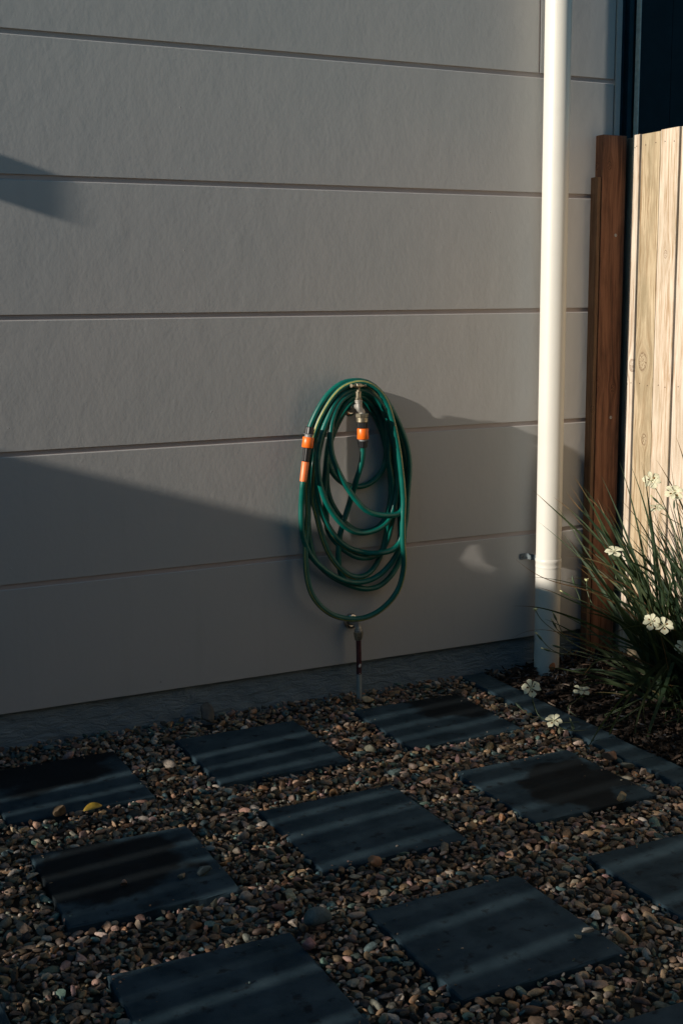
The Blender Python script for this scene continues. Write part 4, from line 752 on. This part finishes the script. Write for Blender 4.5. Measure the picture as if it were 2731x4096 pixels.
bm_obj('paint_drip', bm, WHITEP, ris, smooth=True)

# ------------------------------------------------------------------ the coiled hose
hose = empty('garden_hose', (1.80, -0.05, 0.25), 'long green garden hose coiled in tall loops over the wall tap', 'hose')
HR = 0.0091
bm = bmesh.new()
for L in D['loops']:
    pts = catmull(L['p'], 0.010, L['c'])
    # two rounds of smoothing take the hand wobble out
    for _ in range(4):
        q = list(pts); n = len(pts)
        for i in range(n):
            if L['c'] or 0 < i < n - 1: q[i] = pts[i] * 0.5 + (pts[(i - 1) % n] + pts[(i + 1) % n]) * 0.25
        pts = q
    tube(bm, pts, HR, 40, L['c'], math.radians(L['roll']), stripe=(0, 2))
bm_obj('hose_tube', bm, [HOSE, STRIPE], hose)

def ribbed(bm, r0, r1, z0, z1, o, d, ribs=16, depth=0.0012):
    prof = [(r0 - 0.001, z0), (r0, z0 + (z1 - z0) * 0.06), (r1, z1 - (z1 - z0) * 0.06), (r1 - 0.001, z1)]
    lathe(bm, prof, ribs * 3, origin=o, direc=d, flute=(min(z0, z1), max(z0, z1), depth, 3))
def dimpled(bm, r0, r1, z0, z1, o, d):
    lathe(bm, [(r0 - 0.0012, z0), (r0, z0 + 0.0012), ((r0 + r1) / 2 - 0.0003, (z0 + z1) / 2), (r1, z1 - 0.0012), (r1 - 0.0012, z1)], 40, origin=o, direc=d)
    # shallow thumb dimples
    dd = Vector(d).normalized(); a = dd.orthogonal().normalized(); b = dd.cross(a); mid = Vector(o) + dd * (z0 + z1) / 2
    return mid, a, b
def dimples(par, o, d, r, zc, m, rad=0.0058):
    dd = Vector(d).normalized()
    for ang in (-0.25, -1.55, 1.05):
        n = Vector((math.sin(ang), -math.cos(ang), 0)); n = (n - dd * n.dot(dd)).normalized()
        c = Vector(o) + dd * zc + n * (r - 0.0002)
        bm = bmesh.new(); s = dd.cross(n)
        R_, K = 5, 18; prev = None; cen = bm.verts.new(c - n * 0.0006)
        for i in range(1, R_ + 1):
            t = i / R_; h = -0.0006 + 0.0012 * t ** 2 if i < R_ else -0.0008
            ring = [bm.verts.new(c + (dd * math.sin(k * 2 * math.pi / K) * 1.15 + s * math.cos(k * 2 * math.pi / K)) * rad * t + n * (h - 0.5 * (rad * t * math.cos(k * 2 * math.pi / K)) ** 2 / r)) for k in range(K)]
            if prev is None:
                for k in range(K): bm.faces.new((cen, ring[k], ring[(k + 1) % K])).smooth = True
            else:
                for k in range(K): bm.faces.new((prev[k], ring[k], ring[(k + 1) % K], prev[(k + 1) % K])).smooth = True
            prev = ring
        bm_obj('thumb_dimple', bm, m, par)

cx_ = T['rib1'][0]; cy_ = -0.085
def P3(k): return T[k][2]
bm = bmesh.new(); ribbed(bm, 0.0150, 0.0158, P3('rib1') + 0.0005, th - 0.0003, (cx_, cy_, 0), (0, 0, 1), 20, 0.0014)
con = bm_obj('tap_connector', bm, BLACK, hose)
bm = bmesh.new(); lathe(bm, [(0.0170, P3('or1') + 0.0002), (0.0182, P3('or1') + 0.0014), (0.0176, (P3('or1') + P3('rib1')) / 2), (0.0178, P3('rib1') - 0.0014), (0.0168, P3('rib1'))], 44, origin=(cx_, cy_, 0))
org = smooth_by_angle(bm_obj('grip_ring', bm, ORANGE, con), 60)
bm = bmesh.new(); lathe(bm, [(0.0125, P3('or1') + 0.001), (0.0125, P3('bk0') - 0.001)], 24, origin=(cx_, cy_, 0)); smooth_by_angle(bm_obj('neck', bm, GREYP, con))
bm = bmesh.new(); ribbed(bm, 0.0135, 0.0170, P3('bk1'), P3('bk0'), (cx_, cy_, 0), (0, 0, 1), 10, 0.0008); bm_obj('hose_nut', bm, BLACK, con)

Nz = [Vector(p) for p in T['noz']]; ax = (Nz[-1] - Nz[0]).normalized(); o0 = Nz[0]
ln = [(p - o0).dot(ax) for p in Nz]
bm = bmesh.new(); ribbed(bm, 0.0145, 0.0158, ln[0] - 0.006, ln[1], o0, ax, 10, 0.0009); noz = bm_obj('spray_nozzle', bm, BLACK, hose)
bm = bmesh.new(); lathe(bm, [(0.0150, ln[1] + 0.0002), (0.0160, ln[1] + 0.0015), (0.0150, ln[1] + 0.0025), (0.0125, ln[1] + 0.003), (0.0125, ln[2] + 0.002)], 28, origin=o0, direc=ax); smooth_by_angle(bm_obj('neck', bm, GREYP, noz))
bm = bmesh.new(); lathe(bm, [(0.0165, ln[2]), (0.0178, ln[2] + 0.0014), (0.0172, (ln[2] + ln[3]) / 2), (0.0176, ln[3] - 0.0014), (0.0166, ln[3])], 44, origin=o0, direc=ax)
gr2 = smooth_by_angle(bm_obj('grip_ring', bm, ORANGE, noz), 60)
bm = bmesh.new(); ribbed(bm, 0.0130, 0.0118, ln[3] + 0.0002, ln[4], o0, ax, 9, 0.0011); bm_obj('barrel', bm, BLACK, noz)
bm = bmesh.new(); lathe(bm, [(0.0110, ln[4] + 0.0002), (0.0116, ln[4] + 0.0012), (0.0105, ln[5] - 0.001), (0.0096, ln[5]), (0.006, ln[5]), (0.006, ln[5] - 0.004)], 32, origin=o0, direc=ax); smooth_by_angle(bm_obj('nozzle_tip', bm, ORANGE2, noz))
dimples(org, (cx_, cy_, 0), (0, 0, 1), 0.0177, (P3('or1') + P3('rib1')) / 2, ORANGE)
dimples(gr2, o0, ax, 0.0173, (ln[2] + ln[3]) / 2, ORANGE)

# ------------------------------------------------------------------ flowering iris clump
plant = empty('flowering_iris', (2.64, -0.58, 0), 'clump of strappy dark green leaves with pale yellow flowers in front of the fence', 'plant')
VV, FF, CC = [], [], []
def ribbon(pts, w, col, fold=0.35, tipend=0, base=0.75, face=None):
    """a tapering V-folded leaf blade; pts run from base to tip"""
    pts = [Vector(p) for p in pts]; n = len(pts); off = len(VV)
    side0 = None
    for i in range(n):
        t = i / (n - 1); T_ = (pts[min(i + 1, n - 1)] - pts[max(i - 1, 0)]).normalized()
        s = T_.cross(face).normalized() if side0 is None else (side0 - T_ * side0.dot(T_)).normalized()
        side0 = s; nn = s.cross(T_)
        ww = w * 0.5 * (base + (1 - base) * min(1, t * 3)) * (1 - t ** 2.6) + 0.0002
        VV.extend([pts[i] - s * ww + nn * ww * fold, pts[i], pts[i] + s * ww + nn * ww * fold])
        c = col if not (tipend and t > 0.9) else (0.20, 0.11, 0.04)
        CC.extend([c] * 3)
        if i:
            a = off + 3 * (i - 1); b = off + 3 * i
            FF.append((a, a + 1, b + 1, b)); FF.append((a + 1, a + 2, b + 2, b + 1))
GREENS = [(0.034, 0.062, 0.028), (0.026, 0.050, 0.025), (0.044, 0.072, 0.030), (0.020, 0.042, 0.022), (0.055, 0.078, 0.036)]
DRY = [(0.22, 0.13, 0.06), (0.16, 0.08, 0.045), (0.25, 0.20, 0.09)]
camdir = Vector((-0.45, -0.88, 0.15))
for b in D['blades']:
    pts = catmull(b['p'][::-1], 0.02)
    for _ in range(3): pts = [pts[0]] + [pts[i] * 0.5 + (pts[i - 1] + pts[i + 1]) * 0.25 for i in range(1, len(pts) - 1)] + [pts[-1]]
    col = R.choice(DRY) if (b['c'] and b['w'] < 0.0045) else R.choice(GREENS)
    ribbon(pts, b['w'] * 1.25, col, 0.3, 1, 0.8, (camdir + Vector((R.uniform(-.7, .7), R.uniform(-.4, .4), R.uniform(-.3, .3)))).normalized())
def arc_leaf(base, yaw, lean, droop, L, w, col, tip=0):
    d = Vector((math.cos(yaw) * math.sin(lean), math.sin(yaw) * math.sin(lean), math.cos(lean))); h = Vector((math.cos(yaw), math.sin(yaw), 0))
    pts = []; p = Vector(base); ang = lean; n = 18; tw = R.uniform(-0.12, 0.12)
    for i in range(n + 1):
        pts.append(p.copy()); t = i / n; a = ang + droop * t ** 1.8
        yw = yaw + tw * t
        p = p + Vector((math.cos(yw) * math.sin(a), math.sin(yw) * math.sin(a), math.cos(a))) * (L / n)
        if p.z < 0.006: p.z = 0.006 + R.uniform(0, 0.004)
        if p.x > 2.812: p.x = 2.812 - R.uniform(0, .004)
        if p.y > -0.012: p.y = -0.012
    # keep clear of the downpipe
    if any((q.x - PX) ** 2 + (q.y - PY) ** 2 < 0.06 ** 2 for q in pts) or min(q.x for q in pts) < 2.30 + R.uniform(0, 0.18): return
    face = Vector((math.sin(yaw + R.uniform(-.9, .9)), -math.cos(yaw), 0.1)).normalized() if R.random() < 0.6 else (camdir + Vector((R.uniform(-.6, .6), R.uniform(-.3, .3), 0))).normalized()
    ribbon(pts, w, col, 0.3, tip, 0.8, face)
for (cx, cy, n, rad) in ((2.64, -0.56, 175, 0.07), (2.73, -0.68, 150, 0.07), (2.67, -0.92, 80, 0.07)):
    for i in range(n):
        a = R.uniform(0, 6.283); rr = rad * math.sqrt(R.random()); base = (cx + rr * math.cos(a), cy + rr * math.sin(a), 0.0)
        yaw = math.radians(R.gauss(175, 55)); lean = abs(R.gauss(0.42, 0.26)); L = R.uniform(0.38, 0.80)
        if R.random() < 0.28: lean = R.uniform(0.9, 1.4); L = R.uniform(0.25, 0.5)
        droop = R.uniform(0.1, 0.75) if lean < 0.8 else R.uniform(0.3, 1.2)
        dry = R.random() < 0.09
        arc_leaf(base, yaw, lean, droop, L * (0.7 if dry else 1), R.uniform(0.007, 0.0135) * (0.5 if dry else 1), R.choice(DRY) if dry else R.choice(GREENS), R.random() < 0.3)
me = bpy.data.meshes.new('leaves'); me.from_pydata([tuple(v) for v in VV], [], FF)
at = me.attributes.new('col', 'FLOAT_COLOR', 'POINT'); at.data.foreach_set('color', np.concatenate([np.array(CC), np.ones((len(CC), 1))], 1).astype(np.float32).ravel())
me.polygons.foreach_set('use_smooth', [True] * len(me.polygons))
link('leaves', me, LEAF, plant)

STEMM = mat_simple('flower_stalk', (0.055, 0.080, 0.035), 0.5, nscale=40, amt=0.3)
for s in D['st']:
    pts = catmull(s['p'], 0.012); pts = [pts[0]] + [pts[i] * 0.5 + (pts[i - 1] + pts[i + 1]) * 0.25 for i in range(1, len(pts) - 1)] + [pts[-1]]
    bm = bmesh.new(); tube(bm, pts, 0.0013, 8); so_ = bm_obj('flower_stalk', bm, STEMM, plant)
    if s['k'] in (0, 1):
        a = pts[0]; d = (pts[3] - pts[0]).normalized(); bm = bmesh.new()
        if s['k'] == 0:
            lathe(bm, [(0.0008, -0.001), (0.0024, 0.004), (0.0034, 0.011), (0.0033, 0.018), (0.0014, 0.027)], 10, origin=a, direc=d); bm_obj('seed_pod', bm, PODG, so_, smooth=True)
            if R.random() < 0.6:
                bm = bmesh.new(); lathe(bm, [(0.0006, -0.010), (0.0022, -0.006), (0.0026, -0.002), (0.001, 0.002)], 10, origin=a, direc=d); bm_obj('bud', bm, BUD, so_, smooth=True)
        else:
            for k in range(6):
                aa = k * 1.047; q = Vector((math.cos(aa), math.sin(aa), R.uniform(-0.3, 0.6))).normalized()
                lathe(bm, [(0.0006, 0.0), (0.0030, 0.003), (0.0026, 0.007), (0.0008, 0.0105)], 8, origin=a, direc=(q - d * 0.8))
            bm_obj('withered_flower', bm, BUD, so_, smooth=True)

def flower(loc, size, tilt, spin):
    bm = bmesh.new(); L = size * 0.54
    for k in range(6):
        outer = (k % 2 == 0); a = k * math.pi / 3; w = L * (0.43 if outer else 0.28); nL, nW = 9, 6
        cup = R.uniform(0.10, 0.30) if outer else R.uniform(0.35, 0.70); rows = []
        Ra = Matrix.Rotation(a + R.uniform(-.07, .07), 3, 'Z')
        for i in range(nL + 1):
            t = i / nL
            prof = (math.sin(math.pi * min(1.0, (t * 0.86 + 0.06))) ** 0.62) * (0.16 + 0.84 * min(1, t * 1.5)); prof = prof if i < nL else prof * 0.55
            row = []
            for j in range(nW + 1):
                s = j / nW * 2 - 1
                x = L * (0.04 + 0.96 * t) - (L * 0.05 * s * s if t > 0.8 else 0); yy = s * w * prof
                z = L * (cup * t - (cup + 0.22) * t ** 3 * 0.55) + abs(s) ** 2 * w * 0.16 + (0 if outer else 0.0012) + L * 0.016 * math.sin(9 * s + k) * t
                row.append(bm.verts.new(Ra @ Vector((x, yy, z))))
            rows.append(row)
        for A, B in zip(rows, rows[1:]):
            for j in range(nW): bm.faces.new((A[j], A[j + 1], B[j + 1], B[j])).smooth = True
    Rm = Matrix.Rotation(math.radians(spin), 3, 'Z')
    zc = Vector((-0.55, -0.75, 0.35)).normalized()
    up = Vector((0, 0, 1)); nrm = up.lerp(zc, tilt / 90.0).normalized(); Q = up.rotation_difference(nrm).to_matrix() @ Rm
    bmesh.ops.transform(bm, matrix=(Matrix.Translation(Vector(loc)) @ Q.to_4x4()), verts=bm.verts)
    fo = bm_obj('flower', bm, PETAL, plant); thick(fo, 0.0003)
    bm = bmesh.new()
    for k in (0, 2, 4):
        a = k * math.pi / 3; Ra = Matrix.Rotation(a, 3, 'Z')
        for rr, dz, mi in ((0.0033, 0.0009, 1), (0.0023, 0.0013, 0)):
            c = Ra @ Vector((L * 0.36, 0, L * 0.05 + dz)); r = bmesh.ops.create_circle(bm, cap_ends=True, radius=rr * size / 0.06, segments=14)
            for v in r['verts']: v.co = Ra @ Vector((v.co.x * 1.25, v.co.y, 0)) + c
            for f in set(f for v in r['verts'] for f in v.link_faces): f.material_index = mi
    bmesh.ops.transform(bm, matrix=(Matrix.Translation(Vector(loc)) @ Q.to_4x4()), verts=bm.verts)
    bm_obj('petal_spot', bm, [SPOT, SPOTR], fo)
    bm = bmesh.new(); lathe(bm, [(0.0014, 0.0), (0.0018, 0.004), (0.0010, 0.009)], 8, origin=(0, 0, 0)); lathe(bm, [(0.001, 0), (0.0006, 0.011)], 6, origin=(0.001, 0, 0), direc=(0.5, 0.2, 1)); lathe(bm, [(0.001, 0), (0.0006, 0.011)], 6, origin=(-0.001, 0, 0), direc=(-0.5, 0.3, 1))
    bmesh.ops.transform(bm, matrix=(Matrix.Translation(Vector(loc)) @ Q.to_4x4()), verts=bm.verts)
    bm_obj('stamen', bm, PETAL, fo)
for (loc, s, tl, sp) in D['fl']: flower(loc, s * 0.98, tl, sp)
